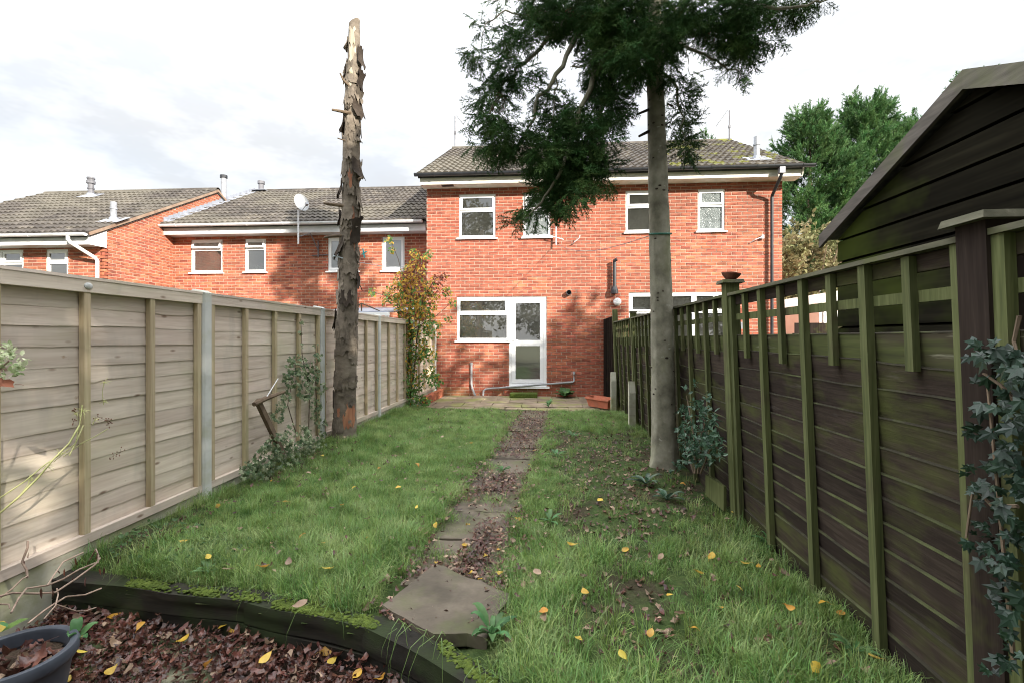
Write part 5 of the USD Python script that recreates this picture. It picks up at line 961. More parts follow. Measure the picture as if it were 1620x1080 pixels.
def soil_mask(x, y):
    """1 where the lawn is thin: bare earth under the conifer, along the fences"""
    s = 1.3*np.exp(-(((x - .75)/.6)**2 + ((y - 5.2)/1.2)**2)) + .5*np.exp(-(((x - .35)/.3)**2 + ((y - 6.3)/.8)**2)) + .10*(x > 0) + .28*np.exp(-(((x - 1.2)/.3)**2))*(y < 7) + .45*np.exp(-(((x + 2.45)/.2)**2))*(y < 6.2)
    s += .75*np.exp(-(((x - .55)/.5)**2 + ((y - 3.4)/1.1)**2)) + .4*np.exp(-(((x - .35)/.3)**2 + ((y - 2.1)/.5)**2)) + .8*np.exp(-(((x + 2.0)/.5)**2 + ((y - 4.6)/.5)**2))*.4
    return s + .65*(n2(x, y, 2.1, 21) - .5) + .55*(n2(x, y, 6, 22) - .5)
n = 36000; X = rng.uniform(-2.58, 1.33, n); Y = 1.0 + (8.8 - 1.0)*rng.random(n)**1.25
edge = .25 + .07*(n2(X, Y, 5, 31) - .5)*2
pd = np.abs(X - path_c(Y)); ok = (Y > wall_y(X) + .03) | (X > .55)
slabz = (Y < 2.5) & (X > -.82) & (X < -.2) & (Y > wall_y(X) - .05); ok &= ~slabz | (rng.random(n) < .01)
ok &= (pd > edge) | (rng.random(n) < np.where(n2(X, Y, 5, 33) > .64, .45, .02))
ok &= (Y < 8.75 + .25*(n2(X, Y, 3, 34) - .5)); ok &= rng.random(n) > np.clip((soil_mask(X, Y) - .16)*2.0, 0, .965)
ok &= (X - 1.135)**2 + (Y - 4.8)**2 > .03; ok &= (X + 2.425)**2 + (Y - 5.67)**2 > .045
X, Y = X[ok], Y[ok]; k = len(X)
near = np.clip((3.4 - Y)/1.6, 0, 1); ln = .34 + .62*n2(X, Y, 2.6, 41)*n2(X, Y, 7, 42)*2 + .20*near*(X > -.1) + .12*near
S = ln*rng.uniform(.75, 1.2, k); S[Y > 6] *= .85
scatter('grass', [(blade_tuft(70 + q_, L_=(.05, .15)), C['grass'], False) for q_ in range(4)] + [(blade_tuft(80 + q_, n=16, L_=(.07, .18), spread=1.5), C['grass'], False) for q_ in range(2)] + [(blade_tuft(90, n=9, L_=(.05, .12), spread=1.0), C['grass_dry'], False)],
        rng.choice(7, k, p=[.19, .19, .19, .15, .1, .09, .09]), np.stack([X, Y, ground_h(X, Y)], 1), yawq(rng.uniform(0, 2*np.pi, k)), S, None, 'short and long green grass of the lawn', 'grass')
# long grass hanging over the wall
m = MB()
for k in range(46):
    x = rng.uniform(-1.6, .45) if k < 20 else rng.uniform(-.75, .3); y = float(wall_y(x)) + rng.uniform(-.03, .05); b = np.array([x, y, .0]); l = rng.uniform(.08, .20); a = rng.normal(-1.7, .7); o = np.array([math.cos(a), math.sin(a), 0]); s = np.array([-o[1], o[0], 0])*.0024
    pts = [b, b + o*l*.35 + [0, 0, l*.42], b + o*l*.75 + [0, 0, l*.36], b + o*l*1.0 + [0, 0, -l*.05], b + o*l*1.05 + [0, 0, -l*.4]]
    for q_ in range(4):
        w0, w1_ = 1 - q_*.22, 1 - (q_+1)*.22; m.add([pts[q_] - s*w0, pts[q_] + s*w0, pts[q_+1] + s*w1_, pts[q_+1] - s*w1_], [[0, 1, 2, 3]])
emit('overhanging_grass', m, C['grass'], None, label='long grass blades drooping over the mossy sleeper wall', cat='grass', kind='stuff')
# moss cushions on the wall
dome_ = trimesh.creation.icosphere(2, 1.0); Vd = np.array(dome_.vertices); Vd = Vd*(1 + .25*(N(Vd*3, 3)[:, None] - .5)) * [1, 1, .45]
pos, sc = [], []
for (u0, u1, dens) in ((215, 345, 1100), (425, 600, 1700), (345, 425, 300), (700, 800, 700)):
    for k in range(dens):
        u = rng.uniform(u0, u1); x0 = at_z(u, 960, 0)[0]
        for it in range(3):
            y0 = float(wall_y(x0)); rr_ = ray(u, 700); x0 = rr_[0]/rr_[1]*y0
        th_ = n2(x0, y0*3, 9, 61) + rng.normal(0, .12)
        if th_ < .42: continue
        dy = abs(rng.normal(0, .035)); pos.append((x0 + rng.normal(0, .01), y0 - .062 + dy, .008 + rng.uniform(-.005, .006) - .05*max(0, .012 - dy)*rng.random()*30)); sc.append(rng.uniform(.004, .011))
scatter('moss', [((Vd, dome_.faces), C['moss'], True)], np.zeros(len(pos)), pos, yawq(rng.uniform(0, 6.28, len(pos))), sc, None, 'bright moss cushions along the top of the sleeper wall', 'moss')
# fallen leaves
def dead_leaf(seed, lobes=False):
    r = np.random.default_rng(seed); n = 14; a = np.linspace(0, 2*np.pi, n, endpoint=False); rad = .5*(1 - .35*np.abs(np.sin(a))**1.0)*(1 + (.28 if lobes else .08)*np.cos(a*(5 if lobes else 7) + r.uniform(0, 6)))
    x, y = np.cos(a)*rad, np.sin(a)*rad*r.uniform(.62, .95); c1, c2, tw = r.normal(0, .9), r.normal(0, 1.1), r.normal(0, .8)
    ring_ = lambda s: np.stack([x*s, y*s, (c1*x*x + c2*y*y + tw*x*y)*s*s + .05*s*np.sin(a*3 + seed)], 1)
    V = np.vstack([[[0, 0, 0]], ring_(.5), ring_(1.0)]); i = np.arange(n); j = (i + 1) % n
    F_ = np.vstack([np.stack([0*i, 1 + i, 1 + j], 1), np.stack([1 + i, 1 + n + i, 1 + n + j], 1), np.stack([1 + i, 1 + n + j, 1 + j], 1)])
    V[:, 2] -= V[:, 2].min()
    m = MB().add(V, F_); m.tube([(.45, 0, V[1 + n, 2]), (.62, .03, V[1 + n, 2]*.5 + .02), (.80, .02, .03)], [.012, .010, .008], 3, caps=False)
    return m.arr()
def ovate(seed):
    r = np.random.default_rng(seed); t = np.linspace(0, 1, 8); w_ = .36*np.sin(np.pi*t**.8)**.85*r.uniform(.75, 1.1); c1, c2 = r.normal(0, .35), r.normal(.25, .25); V = []
    for q_ in (-1, -.5, 0, .5, 1): V.append(np.stack([t - .5, w_*q_ + .05*r.normal()*t*t, c1*(t - .5)**2 + c2*(w_*q_)**2*2.5 + .012*np.sin(t*9 + q_*4)], 1))
    V = np.vstack(V); V[:, 2] -= V[:, 2].min(); i, j = np.meshgrid(np.arange(4), np.arange(7), indexing='ij'); q_ = np.stack([i*8 + j, (i+1)*8 + j, (i+1)*8 + j+1, i*8 + j+1], -1).reshape(-1, 4)
    return MB().add(V, q_).tube([(.48, 0, V[23, 2]), (.6, .02, V[23, 2] + .01), (.74, .06, .03)], [.014, .012, .010], 3, caps=False).arr()
OV = [ovate(140 + k) for k in range(6)]
DL = [dead_leaf(100 + k, k % 2 == 0) for k in range(6)]
def rand_quat(k, t):
    from scipy.spatial.transform import Rotation as Ro
    e = np.stack([rng.normal(0, t, k), rng.normal(0, t, k), rng.uniform(0, 2*np.pi, k)], 1); q_ = Ro.from_euler('xyz', e).as_quat(); return q_[:, [3, 0, 1, 2]]
def litter(name, P, S, tilt, label, mix):
    k = len(P); idx = np.where(rng.random(k) < mix, rng.integers(0, 4, k), rng.integers(4, 6, k))
    scatter(name, [(DL[q_], C['litter' if q_ < 4 else 'litter_tan'], True) for q_ in range(6)], idx, P, rand_quat(k, tilt), S, None, label, 'leaves')
n = 17000; X = rng.uniform(-2.55, .5, n); Y = rng.uniform(1.0, 2.42, n); ok = (Y < wall_y(X) - .09) & (rng.random(n) < .30 + .70*(n2(X, Y, 2.6, 51) > .40)); X, Y = X[ok], Y[ok]
Zl = PZ + .004 + rng.random(len(X))*.032*np.clip(n2(X, Y, 2.6, 51)*2, 0, 1) + .05*np.exp(-((wall_y(X) - .1 - Y)/.10))*rng.random(len(X))
litter('leaf_litter', np.stack([X, Y, Zl], 1), rng.uniform(.014, .056, len(X)), .5, 'wet brown leaf litter covering the lower patio', .93)
n = 6500; Y = 2.1 + 6.5*rng.random(n)**1.5; X = path_c(Y) + rng.normal(0, .19, n); d_ = n2(X, Y, 3.2, 52); band = .75*np.exp(-((Y - 2.62)/.13)**2)
ok = rng.random(n) < np.clip((d_ - .42)*3 + band + .20 + .5*(np.abs(X - path_c(Y)) > .2), 0.03, 1); ok &= ((Y > 2.42) | (rng.random(n) < .22)) & (Y > wall_y(X) + .02); X, Y = X[ok], Y[ok]
litter('path_litter', np.stack([X, Y, ground_h(X, Y)*.3 + .014 + rng.random(len(X))*.03], 1), rng.uniform(.018, .046, len(X)), .35, 'brown leaf litter lying along the sunken stone path', .78)
n = 13000; X = rng.uniform(-2.5, 1.24, n); Y = 1.2 + 7.4*rng.random(n)**1.3; s = soil_mask(X, Y); ok = (rng.random(n) < np.clip((s - .10)*1.1, .075, .8)) & ((Y > wall_y(X) + .05) | (X > .55)) & (np.abs(X - path_c(Y)) > .24); X, Y, s = X[ok], Y[ok], s[ok]
litter('lawn_litter', np.stack([X, Y, ground_h(X, Y) + .008 + (.02 + rng.random(len(X))*.05)*(s < .4)], 1), rng.uniform(.016, .048, len(X)), .38, 'brown leaves scattered on the bare earth and thin grass', .74)
# the yellow leaves one can count
def yellow_leaf(p, size, label, grp, kind):
    V, F_ = OV[kind]; t = thing('fallen_leaf', label, 'leaf', p, grp)
    R = trimesh.transformations.euler_matrix(rng.normal(0, .3), rng.normal(0, .3), rng.uniform(0, 6.28))[:3, :3]; emit('blade', (V*size*.78 @ R.T + np.asarray(p), F_), C[('yellow', 'yellow', 'yellow', 'litter_tan', 'yellow', 'bl_yellow')[kind]], t, smooth=True)
patio_px = [(180, 975), (222, 990), (128, 1005), (250, 968), (127, 1030), (205, 1058), (352, 990), (368, 998), (100, 1075), (175, 1060), (515, 1030), (525, 1044), (655, 1060), (600, 1072), (420, 1040), (330, 1048), (290, 1010), (565, 1066), (30, 1070), (470, 1000)]
for u, w in patio_px: yellow_leaf(at_z(u, w, PZ + .058), rng.uniform(.06, .085), 'yellow fallen leaf lying on the brown litter of the lower patio', 'yellow leaves on the lower patio', int(rng.integers(0, 6)))
lawn_px = [(452, 793), (541, 798), (659, 801), (479, 847), (417, 895), (457, 888), (512, 858), (519, 899), (475, 955), (560, 770), (630, 770), (745, 700), (700, 690), (600, 740), (660, 735), (380, 835), (345, 800), (620, 850), (690, 830), (580, 850), (510, 720), (640, 700), (560, 690), (430, 760), (720, 745), (1020, 963), (1075, 970), (1100, 995), (1125, 880), (1180, 890), (1045, 880), (1080, 765), (1150, 820), (1160, 810), (1105, 905), (925, 935), (990, 870), (915, 1010), (1030, 1000), (985, 1035), (1200, 895), (1220, 885), (1330, 970), (1305, 955), (1290, 1055), (1240, 905), (1465, 1060), (905, 860), (950, 790), (1010, 820), (1250, 960), (1170, 930), (860, 965), (1140, 960), (1060, 940), (330, 880), (290, 855), (360, 900), (850, 905), (1385, 1040)]
for u, w in lawn_px:
    p = at_z(u, w, .078); yellow_leaf(p, rng.uniform(.042, .085), 'yellow fallen leaf resting on the grass of the lawn', 'yellow leaves on the lawn', int(rng.integers(0, 6)))
for u, w in ((745, 905), (790, 905), (740, 860), (768, 878), (812, 855), (760, 915), (735, 862), (690, 890), (788, 870), (845, 712), (838, 735), (820, 820), (740, 830), (708, 870), (705, 880), (830, 775)):
    p = at_z(u, w, .03); yellow_leaf(p, rng.uniform(.045, .065), 'yellow fallen leaf lying on the stone path', 'yellow leaves on the stone path', int(rng.integers(0, 6)))

# weeds: rosettes of broad leaves
def weed(label, p, nl, L_, mat='weed', up=.7, name='weed_plant', wd=.42):
    T = thing(name, label, 'plant', p); p = np.asarray(p, float)
    for k in range(nl):
        a = 2*np.pi*k/nl + rng.normal(0, .3); l = L_*rng.uniform(.65, 1.15); el = rng.uniform(.25, 1)*up; n_ = 7
        t = np.linspace(0, 1, n_); o = np.array([math.cos(a), math.sin(a), 0]); s = np.array([-o[1], o[0], 0]); w_ = l*wd*.5*np.sin(np.pi*np.clip(t*.9 + .06, 0, 1))**.8*np.where(t < .2, .35, 1)
        c = p + o*(t*l*math.cos(el*.8))[:, None] + np.array([0, 0, 1.0])*(l*math.sin(el)*np.sin(t*2.0)*.9)[:, None]; V = np.vstack([c - s*w_[:, None] + [0, 0, .006], c, c + s*w_[:, None] + [0, 0, .006]]); i = np.arange(n_ - 1)
        F_ = np.vstack([np.stack([i, i + 1, i + 1 + n_, i + n_], 1), np.stack([i + n_, i + 1 + n_, i + 1 + 2*n_, i + 2*n_], 1)]); emit('leaf', MB().add(V, F_), C[mat], T, smooth=True)
for lab, u, w, nl, L_, mat in (('broad-leaved weed beside the overhanging stone slab', 778, 1005, 15, .13, 'weed'), ('small rosette weed in the bare earth left of the conifer', 905, 690, 8, .12, 'weed'), ('grey-green weed in front of the conifer trunk', 1022, 765, 11, .16, 'holly'), ('grey-green weed in the grass below the conifer', 1055, 790, 9, .15, 'holly'),
                             ('weed at the left edge of the stone path, half way', 795, 745, 9, .10, 'weed'), ('weed growing across the path near the lawn middle', 880, 722, 9, .12, 'weed'), ('pale weed in the left lawn in front of the dead trunk', 560, 705, 9, .12, 'weed'), ('low weed at the foot of the dark fence panel', 1225, 870, 8, .12, 'weed'), ('low weed in the right lawn beside the path', 870, 825, 8, .10, 'weed'), ('low weed beside the lower corner of the right lawn', 1350, 1030, 8, .09, 'weed'), ('pale broad weed in the lawn above the left sleeper', 330, 905, 7, .09, 'weed')):
    weed(lab, at_z(u, w, .02), nl, L_, mat, .95 if nl == 15 else .7, wd=.26)
weed('dark big-leaved dock by the waste pipe under the house wall', at_z(893, 627, -.05), 14, .30, 'weed', .9, 'dock_plant', .5)
weed('small upright weed in the terrace joint right of the step', at_z(868, 643, -.05), 7, .16, 'weed', 1.3)
m = MB()
for k in range(420):
    u, w = rng.uniform(165, 320), 0; x, y = rng.uniform(-2.52, -1.75), rng.uniform(2.5, 2.95)
    if rng.random() > 1.3 - (x + 2.52)*1.3: continue
    V, F_ = LEAF; s = rng.uniform(.018, .032); R = trimesh.transformations.euler_matrix(rng.normal(0, .4), rng.normal(-.3, .4), rng.uniform(0, 6.28))[:3, :3]; m.add(V*[s, s*1.5, s] @ R.T + [x, y, float(ground_h(x, y)) + rng.uniform(.02, .07)], F_)
emit('ground_cover', m, C['weed'], None, label='low round-leaved ground cover in the corner by the left fence and sleeper', cat='plants', kind='stuff')

# ------------------------------------------------------------------ ivy
def ivy_leaf():
    a = np.radians([0, 28, 52, 78, 112, 150, 180, 210, 248, 282, 308, 332]); r = np.array([1.0, .46, .78, .42, .62, .34, .22, .34, .62, .42, .78, .46])
    V = np.vstack([[[.12, 0, .06]], np.stack([np.cos(a)*r + .25, np.sin(a)*r, -.10*r**2 + .05*np.cos(a*5)], 1)]); i = np.arange(12)
    return V*.62, np.stack([0*i, 1 + i, 1 + (i + 1) % 12], 1)
IV = ivy_leaf()
def ivy(name, label, leaves, nrm, mat, size, stems, loc, droop=.8, limit=300):
    T = thing(name, label, 'ivy', loc); rest = MB(); nrm = np.asarray(nrm, float)
    for st in stems: emit('stem', MB().tube(st, np.linspace(.006, .003, len(st)), 5), C['twig'], T)
    order = sorted(range(len(leaves)), key=lambda k: np.linalg.norm(np.asarray(leaves[k]) - [0, 0, EYE]))
    for r_, k in enumerate(order):
        V, F_ = IV; s = size*rng.uniform(.55, 1.3); n_ = nrm + rng.normal(0, .42, 3); n_ /= np.linalg.norm(n_); d = np.array([0, 0, -droop]) + rng.normal(0, .6, 3); d -= n_*d.dot(n_); d /= np.linalg.norm(d); R = np.stack([d, np.cross(n_, d), n_], 1)
        v = V*s @ R.T + np.asarray(leaves[k])
        if r_ < limit: emit('leaf', (v, F_), C[mat], T)
        else: rest.add(v, F_)
    if rest.n: emit('leaves', rest, C[mat], T, kind='stuff')
def px_cloud(clumps, plane, per, jit):
    out = []
    for u, w, r in clumps:
        for k in range(max(3, int(per*r*r/100.))):
            a, q_ = rng.uniform(0, 6.28), r*math.sqrt(rng.random()); out.append(at_x(u + q_*math.cos(a), w + q_*math.sin(a), plane + rng.uniform(-jit, jit)))
    return out
lv = px_cloud([(1560, 560, 26), (1590, 575, 30), (1610, 590, 25), (1552, 600, 14), (1600, 640, 28), (1548, 640, 12), (1545, 685, 16), (1600, 690, 30), (1575, 730, 24), (1605, 760, 28), (1565, 780, 22), (1540, 770, 12), (1590, 820, 28), (1555, 830, 18), (1610, 860, 26), (1560, 880, 20), (1535, 850, 10), (1590, 900, 22), (1575, 940, 16), (1605, 960, 22), (1530, 740, 9), (1590, 1000, 14), (1600, 1040, 20), (1570, 1060, 10)], 1.19, 2.0, .035)
ivy('ivy', 'dark ivy with pointed leaves climbing the big fence post at the right edge', lv, (-.75, -.55, .25), 'ivy', .047, [[at_x(1605, 1060, 1.22), at_x(1590, 900, 1.21), at_x(1575, 740, 1.20), at_x(1560, 590, 1.20)], [at_x(1610, 800, 1.21), at_x(1570, 800, 1.20), at_x(1540, 770, 1.2), at_x(1528, 850, 1.19)], [at_x(1610, 640, 1.21), at_x(1585, 610, 1.2), at_x(1555, 590, 1.19)], [at_x(1613, 500, 1.22), at_x(1604, 540, 1.22), at_x(1612, 570, 1.21)]], (1.2, 1.45, .2))
lv = px_cloud([(470, 575, 16), (490, 590, 18), (460, 598, 14), (503, 612, 13), (482, 618, 13), (445, 640, 10), (452, 625, 8), (500, 640, 11), (508, 668, 9), (440, 660, 9), (478, 545, 4), (477, 525, 4), (476, 510, 3), (503, 565, 8), (500, 545, 4), (510, 690, 8), (486, 680, 6), (500, 655, 8)], -2.55, 26, .035) + \
     px_cloud([(470, 692, 24), (440, 705, 22), (492, 698, 15), (425, 725, 22), (452, 722, 22), (400, 740, 16), (480, 712, 18), (505, 700, 10), (385, 745, 10), (415, 745, 18)], -2.44, 17, .07)
ivy('ivy', 'pale variegated ivy spreading up the left fence beside its second post', lv, (.9, -.35, .45), 'ivy_pale', .052, [[at_x(488, 690, -2.56), at_x(490, 620, -2.57), at_x(478, 560, -2.57), at_x(476, 505, -2.57)], [at_x(502, 690, -2.56), at_x(500, 600, -2.57), at_x(503, 545, -2.57)], [at_x(470, 690, -2.55), at_x(455, 640, -2.56), at_x(465, 590, -2.57)]], (-2.5, 4.8, 0), limit=300)
# evergreen bush between conifer and fence
lv = px_cloud([(1095, 690, 24), (1110, 715, 24), (1085, 652, 13), (1105, 640, 11), (1120, 660, 16), (1088, 718, 16), (1128, 695, 14), (1080, 680, 10), (1100, 610, 5), (1086, 620, 4), (1120, 628, 6), (1135, 715, 10), (1075, 735, 9), (1060, 748, 8)], 1.12, 26, .09)
T = thing('evergreen_bush', 'small glossy evergreen bush between the conifer trunk and the bowl-topped post', 'bush', (1.12, 3.9, 0)); m = MB()
for p in lv:
    V, F_ = LEAF; s = rng.uniform(.030, .052); m.add(V*s @ trimesh.transformations.euler_matrix(rng.normal(0, .8), rng.normal(-.3, .7), rng.uniform(0, 6.28))[:3, :3].T + p, F_)
emit('foliage', m, C['holly'], T, kind='stuff')
for st in ([(1100, 748), (1098, 690), (1086, 625)], [(1104, 748), (1112, 690), (1120, 628)], [(1098, 748), (1085, 710), (1082, 650)], [(1108, 748), (1125, 705), (1134, 700)]): emit('stem', MB().tube([at_x(u, w, 1.14) for u, w in st], [.008, .006, .003], 5), C['twig'], T)
# ------------------------------------------------------------------ the yellowing bush by the house
bu = thing('climbing_bush', 'straggly bush turning yellow and red at the far end of the left fence', 'bush', (-2.3, 9.0, -.05))
def bp_(u, w, y=None): return at_y(u, w, 9.0 + (rng.normal(0, .14) if y is None else y))
for st, r_ in (([(640, 648), (642, 600), (650, 550), (648, 490), (655, 430), (668, 405)], .028), ([(645, 648), (655, 590), (660, 530), (670, 470), (690, 440), (712, 436)], .018), ([(636, 648), (632, 600), (640, 540), (628, 480), (610, 468), (590, 462)], .016), ([(650, 500), (640, 450), (630, 410), (620, 385), (616, 378)], .008), ([(648, 560), (620, 560), (606, 552)], .008), ([(655, 520), (690, 500), (715, 478)], .008), ([(655, 600), (685, 590), (702, 600)], .008), ([(655, 470), (690, 458), (712, 450)], .006)):
    P = [bp_(u, w, 0) for u, w in st]; emit('stem', MB().tube(P, np.linspace(r_, r_*.35, len(P)), 7), C['twig'], bu)
bl = {'bl_green': MB(), 'bl_yellow': MB(), 'bl_red': MB()}
for u, w, r, g_, y_, r2_ in [(622, 642, 18, 1, .1, 0), (640, 630, 18, 1, .1, 0), (652, 606, 16, .9, .2, 0), (642, 575, 18, .9, .3, .05), (657, 548, 20, .8, .4, .05), (640, 522, 18, .7, .4, .1), (662, 503, 22, .6, .5, .15), (642, 480, 20, .45, .7, .2), (672, 480, 18, .4, .7, .25), (652, 455, 22, .25, .6, .6), (626, 462, 16, .3, .5, .4), (610, 470, 9, .4, .4, .4), (682, 458, 14, .2, .6, .5), (655, 430, 17, .15, .5, .8), (640, 440, 14, .2, .5, .6), (664, 414, 12, .1, .3, 1), (655, 402, 9, .5, .5, .2), (692, 442, 9, 0, .2, 1), (703, 436, 6, 0, .1, 1), (686, 520, 13, .6, .4, .1), (676, 560, 13, .9, .2, .05), (690, 602, 9, 1, .1, 0), (680, 590, 12, .9, .1, 0), (610, 555, 7, .9, .2, 0), (616, 380, 6, .7, .5, 0), (620, 396, 5, .5, .7, 0), (678, 403, 7, .9, .3, 0), (715, 478, 6, .5, .3, .2), (706, 462, 8, .4, .4, .4), (600, 640, 10, 1, 0, 0), (668, 636, 12, 1, .1, 0), (625, 600, 10, 1, .2, 0), (590, 462, 6, .6, .5, 0), (710, 505, 5, .8, .3, .1)]:
    for k in range(int(r*r*.8) + 6):
        a_, q_ = rng.uniform(0, 6.28), r*1.12*math.sqrt(rng.random()); p = bp_(u + q_*math.cos(a_), w + q_*math.sin(a_)); c_ = rng.choice(3, p=np.array([g_, y_, r2_])/(g_ + y_ + r2_)); V, F_ = LEAF; s = rng.uniform(.045, .085)*(1, .95, .8)[c_]
        bl[('bl_green', 'bl_yellow', 'bl_red')[c_]].add(V*s @ trimesh.transformations.euler_matrix(rng.normal(0, .9), rng.normal(.5, .6), rng.uniform(0, 6.28))[:3, :3].T + p, F_)
for nm, key in (('green_leaves', 'bl_green'), ('yellow_leaves', 'bl_yellow'), ('red_leaves', 'bl_red')): emit(nm, bl[key], C[key], bu, kind='stuff')

# ------------------------------------------------------------------ near left corner: pot, dry stems, fennel, pale sprig
pc = np.array([-1.955, 1.645, PZ]); pr_, ph = .178, .30
pot = thing('plant_pot', 'blue-black plastic plant pot full of dead leaves in the lower left corner', 'plant pot', pc)
emit('body', MB().lathe([(0, .0), (.125, 0), (.130, .01), (.168, ph - .045), (.160, ph - .045), (.125, .03), (0, .03)], pc, 40), C['pot'], pot, smooth=40)
emit('rim', MB().lathe([(.160, ph - .05), (.180, ph - .046), (.186, ph - .035), (.186, ph - .012), (.180, ph), (.170, ph + .003), (.158, ph - .002), (.154, ph - .014), (.154, ph - .05), (.160, ph - .05)], pc, 48), C['pot'], pot, smooth=40)
V, F_ = grid_mesh(-.16, .16, -.16, .16, .02, lambda x, y: ph - .075 + .03*n2(x, y, 14, 5), lambda c: c[:, 0]**2 + c[:, 1]**2 < .0245); emit('soil', (V + pc, F_), C['soil'], pot)
for k in range(46):
    a_, q_ = rng.uniform(0, 6.28), .135*math.sqrt(rng.random()); V, F_ = DL[int(rng.integers(0, 6))]; R = trimesh.transformations.euler_matrix(rng.normal(0, .5), rng.normal(0, .5), rng.uniform(0, 6.28))[:3, :3]
    emit('dead_leaf', (V*rng.uniform(.045, .085) @ R.T + pc + [q_*math.cos(a_), q_*math.sin(a_), ph - .06 + rng.uniform(0, .05)], F_), C['litter' if rng.random() < .8 else 'litter_tan'], pot, smooth=True)
for k, (u, w, s, mt) in enumerate(((22, 1000, .075, 'bl_green'), (10, 1005, .07, 'bl_yellow'), (32, 992, .05, 'weed'), (5, 985, .07, 'bl_green'))):
    V, F_ = LEAF; R = trimesh.transformations.euler_matrix(.5 + rng.normal(0, .3), -.3, 1.0 + k)[:3, :3]; emit('leaf', (V*s @ R.T + at_y(u, w, 1.62) - [.05, 0, 0], F_), C[mt], pot, smooth=True)
weed('small green seedling at the back of the plant pot', pc + [.10, .14, ph - .05], 5, .09, 'weed', 1.2)
# dry vine stems
dv = thing('dry_vine', 'bare dry twining stems with withered leaves beside the plant pot', 'plant', (-2.15, 1.95, PZ))
def path_pts(px, y0, y1): return [at_y(u, w, y0 + (y1 - y0)*k/(len(px) - 1)) for k, (u, w) in enumerate(px)]
VS = [([(18, 968), (30, 945), (42, 930), (75, 925), (100, 915), (125, 900), (150, 890)], 1.75, 2.25, .004), ([(-10, 945), (20, 937), (60, 938), (88, 936), (120, 915), (150, 893), (158, 882)], 1.8, 2.25, .0045), ([(45, 985), (70, 965), (85, 955), (105, 943), (135, 940), (160, 930)], 1.8, 2.3, .004), ([(70, 978), (88, 957), (92, 940), (90, 930)], 1.85, 2.1, .003), ([(88, 955), (120, 966), (135, 966), (152, 960)], 1.95, 2.25, .003), ([(44, 913), (42, 900), (35, 888), (40, 875), (44, 865), (44, 855)], 2.1, 2.15, .005), ([(0, 945), (20, 930), (35, 915), (44, 910)], 2.0, 2.1, .003), ([(75, 925), (88, 905), (100, 888), (132, 873)], 1.95, 2.2, .0035), ([(155, 890), (156, 878), (152, 868), (142, 885)], 2.2, 2.25, .0035), ([(0, 955), (14, 955), (16, 962)], 1.9, 1.9, .003)]
for px_, y0, y1, r_ in VS: emit('stem', MB().tube(path_pts(px_, y0, y1), r_, 6), C['pale_twig'], dv, smooth=True)
for u, w, y in ((87, 900, 2.05), (102, 898, 2.1), (118, 910, 2.1), (136, 912, 2.15), (156, 872, 2.22), (141, 886, 2.22), (65, 928, 1.95), (82, 930, 1.95), (46, 872, 2.13), (157, 898, 2.22), (120, 880, 2.15), (38, 885, 2.12), (190, 880, 2.35), (165, 895, 2.3)):
    V, F_ = LEAF; s = rng.uniform(.03, .05); R = trimesh.transformations.euler_matrix(rng.normal(0, .3), 1.35 + rng.normal(0, .2), rng.uniform(0, 6.28))[:3, :3]; emit('withered_leaf', (V*[s, s*.35, s] @ R.T + at_y(u, w, y), F_), C['clay' if rng.random() < .4 else 'litter'], dv)
# fennel stalks
fn_ = thing('fennel_plant', 'thin yellow-green stalks with feathery tops against the nearest pale fence panel', 'plant', (-2.3, 1.9, PZ))
FS = [([(-5, 815), (30, 785), (60, 755), (85, 725), (110, 700), (126, 672)], 2.0, 2.25, .0045), ([(-5, 790), (40, 760), (70, 735), (100, 715)], 2.0, 2.2, .003), ([(30, 785), (45, 765), (48, 750)], 2.05, 2.1, .002), ([(110, 720), (122, 695), (132, 672)], 2.2, 2.3, .0035), ([(100, 722), (130, 700), (150, 690), (170, 678)], 2.2, 2.35, .0022), ([(85, 730), (120, 700), (128, 660), (130, 640)], 2.2, 2.3, .002), ([(164, 640), (162, 620), (165, 602)], 2.4, 2.4, .0015)]
for px_, y0, y1, r_ in FS: emit('stalk', MB().tube(path_pts(px_, y0, y1), r_, 5), C['fennel'], fn_, smooth=True)
m, sm = MB(), MB()
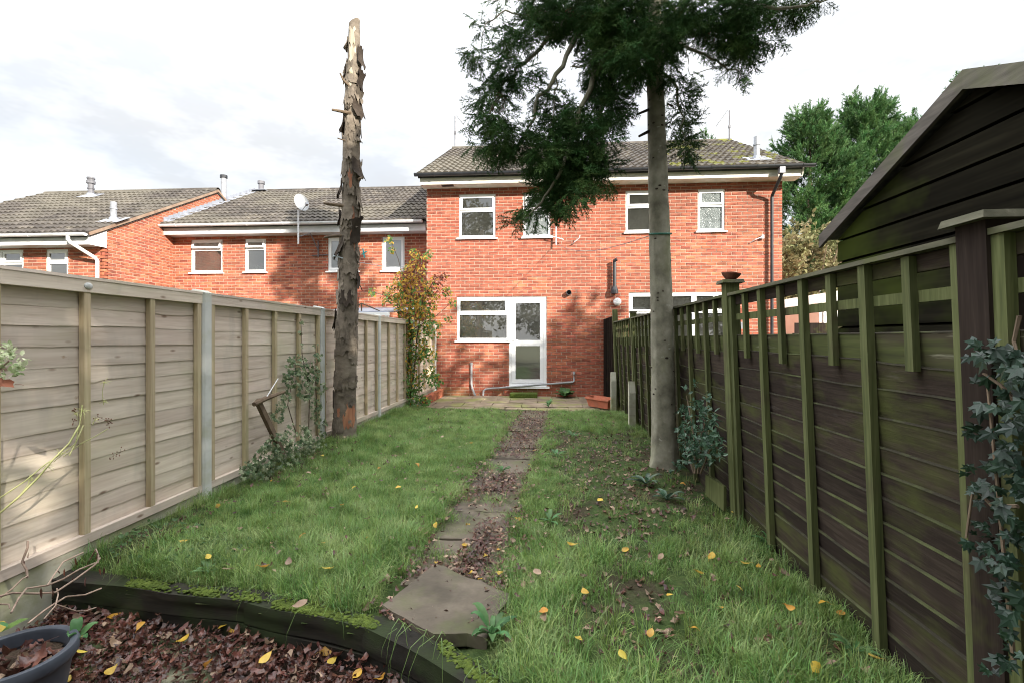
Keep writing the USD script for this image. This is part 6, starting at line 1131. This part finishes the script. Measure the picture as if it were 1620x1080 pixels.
for u, w, y, k_, mm, ds in ((120, 655, 2.27, 12, m, 10), (131, 650, 2.3, 14, m, 12), (165, 605, 2.4, 12, m, 10), (165, 635, 2.4, 8, m, 8), (150, 665, 2.35, 10, m, 12), (75, 738, 2.15, 10, m, 12), (50, 760, 2.1, 8, m, 10), (95, 718, 2.2, 10, m, 12), (117, 650, 2.27, 6, sm, 5), (116, 666, 2.27, 5, sm, 5), (170, 664, 2.4, 7, sm, 6), (172, 670, 2.4, 5, sm, 6), (155, 658, 2.4, 4, sm, 7), (190, 715, 2.5, 6, sm, 9), (180, 720, 2.5, 5, sm, 8)):
    c = at_y(u, w, y)
    for k in range(k_):
        d = rng.normal(0, 1, 3); d /= np.linalg.norm(d); l = ds*y/768*rng.uniform(.5, 1.2)
        if mm is m: m.tube([c, c + d*l*.5 + [0, 0, .004], c + d*l], [.0010, .0009, .0006], 3, caps=False)
        else:
            q_ = c + d*l; b_ = trimesh.creation.icosphere(0, .0035); sm.add(np.array(b_.vertices) + q_, b_.faces); sm.tube([c, q_], .0007, 3, caps=False)
emit('fronds', m, C['fennel'], fn_, kind='stuff'); emit('seed_heads', sm, C['clay'], fn_, kind='stuff')
# pale-leaved sprig at the left edge
ps = thing('pale_shrub', 'cream-edged sprig of a shrub reaching in at the left edge above a brown leaf', 'shrub', (-2.0, 1.62, PZ + ph))
emit('stem', MB().tube([pc + [-.05, .0, ph - .05], at_y(-60, 850, 1.66), at_y(-50, 700, 1.66), at_y(-20, 600, 1.66), at_y(15, 570, 1.66)], [.008, .007, .006, .004, .003], 6), C['pale_twig'], ps)
for k in range(150):
    a_, q_ = rng.uniform(0, 6.28), math.sqrt(rng.random()); p = at_y(8 + 34*q_*math.cos(a_), 574 + 28*q_*math.sin(a_), 1.66 + rng.normal(0, .025)); V, F_ = LEAF; s = rng.uniform(.016, .030); R = trimesh.transformations.euler_matrix(rng.normal(0, .7), rng.normal(-.6, .5), rng.uniform(0, 6.28))[:3, :3]
    emit('leaf', (V*s @ R.T + p, F_), C['cream_leaf'], ps)
V, F_ = dead_leaf(130, True); R = trimesh.transformations.euler_matrix(1.3, .15, .3)[:3, :3]; emit('brown_leaf', (V*.075 @ R.T + at_y(8, 606, 1.64), F_), C['clay'], ps, smooth=True)
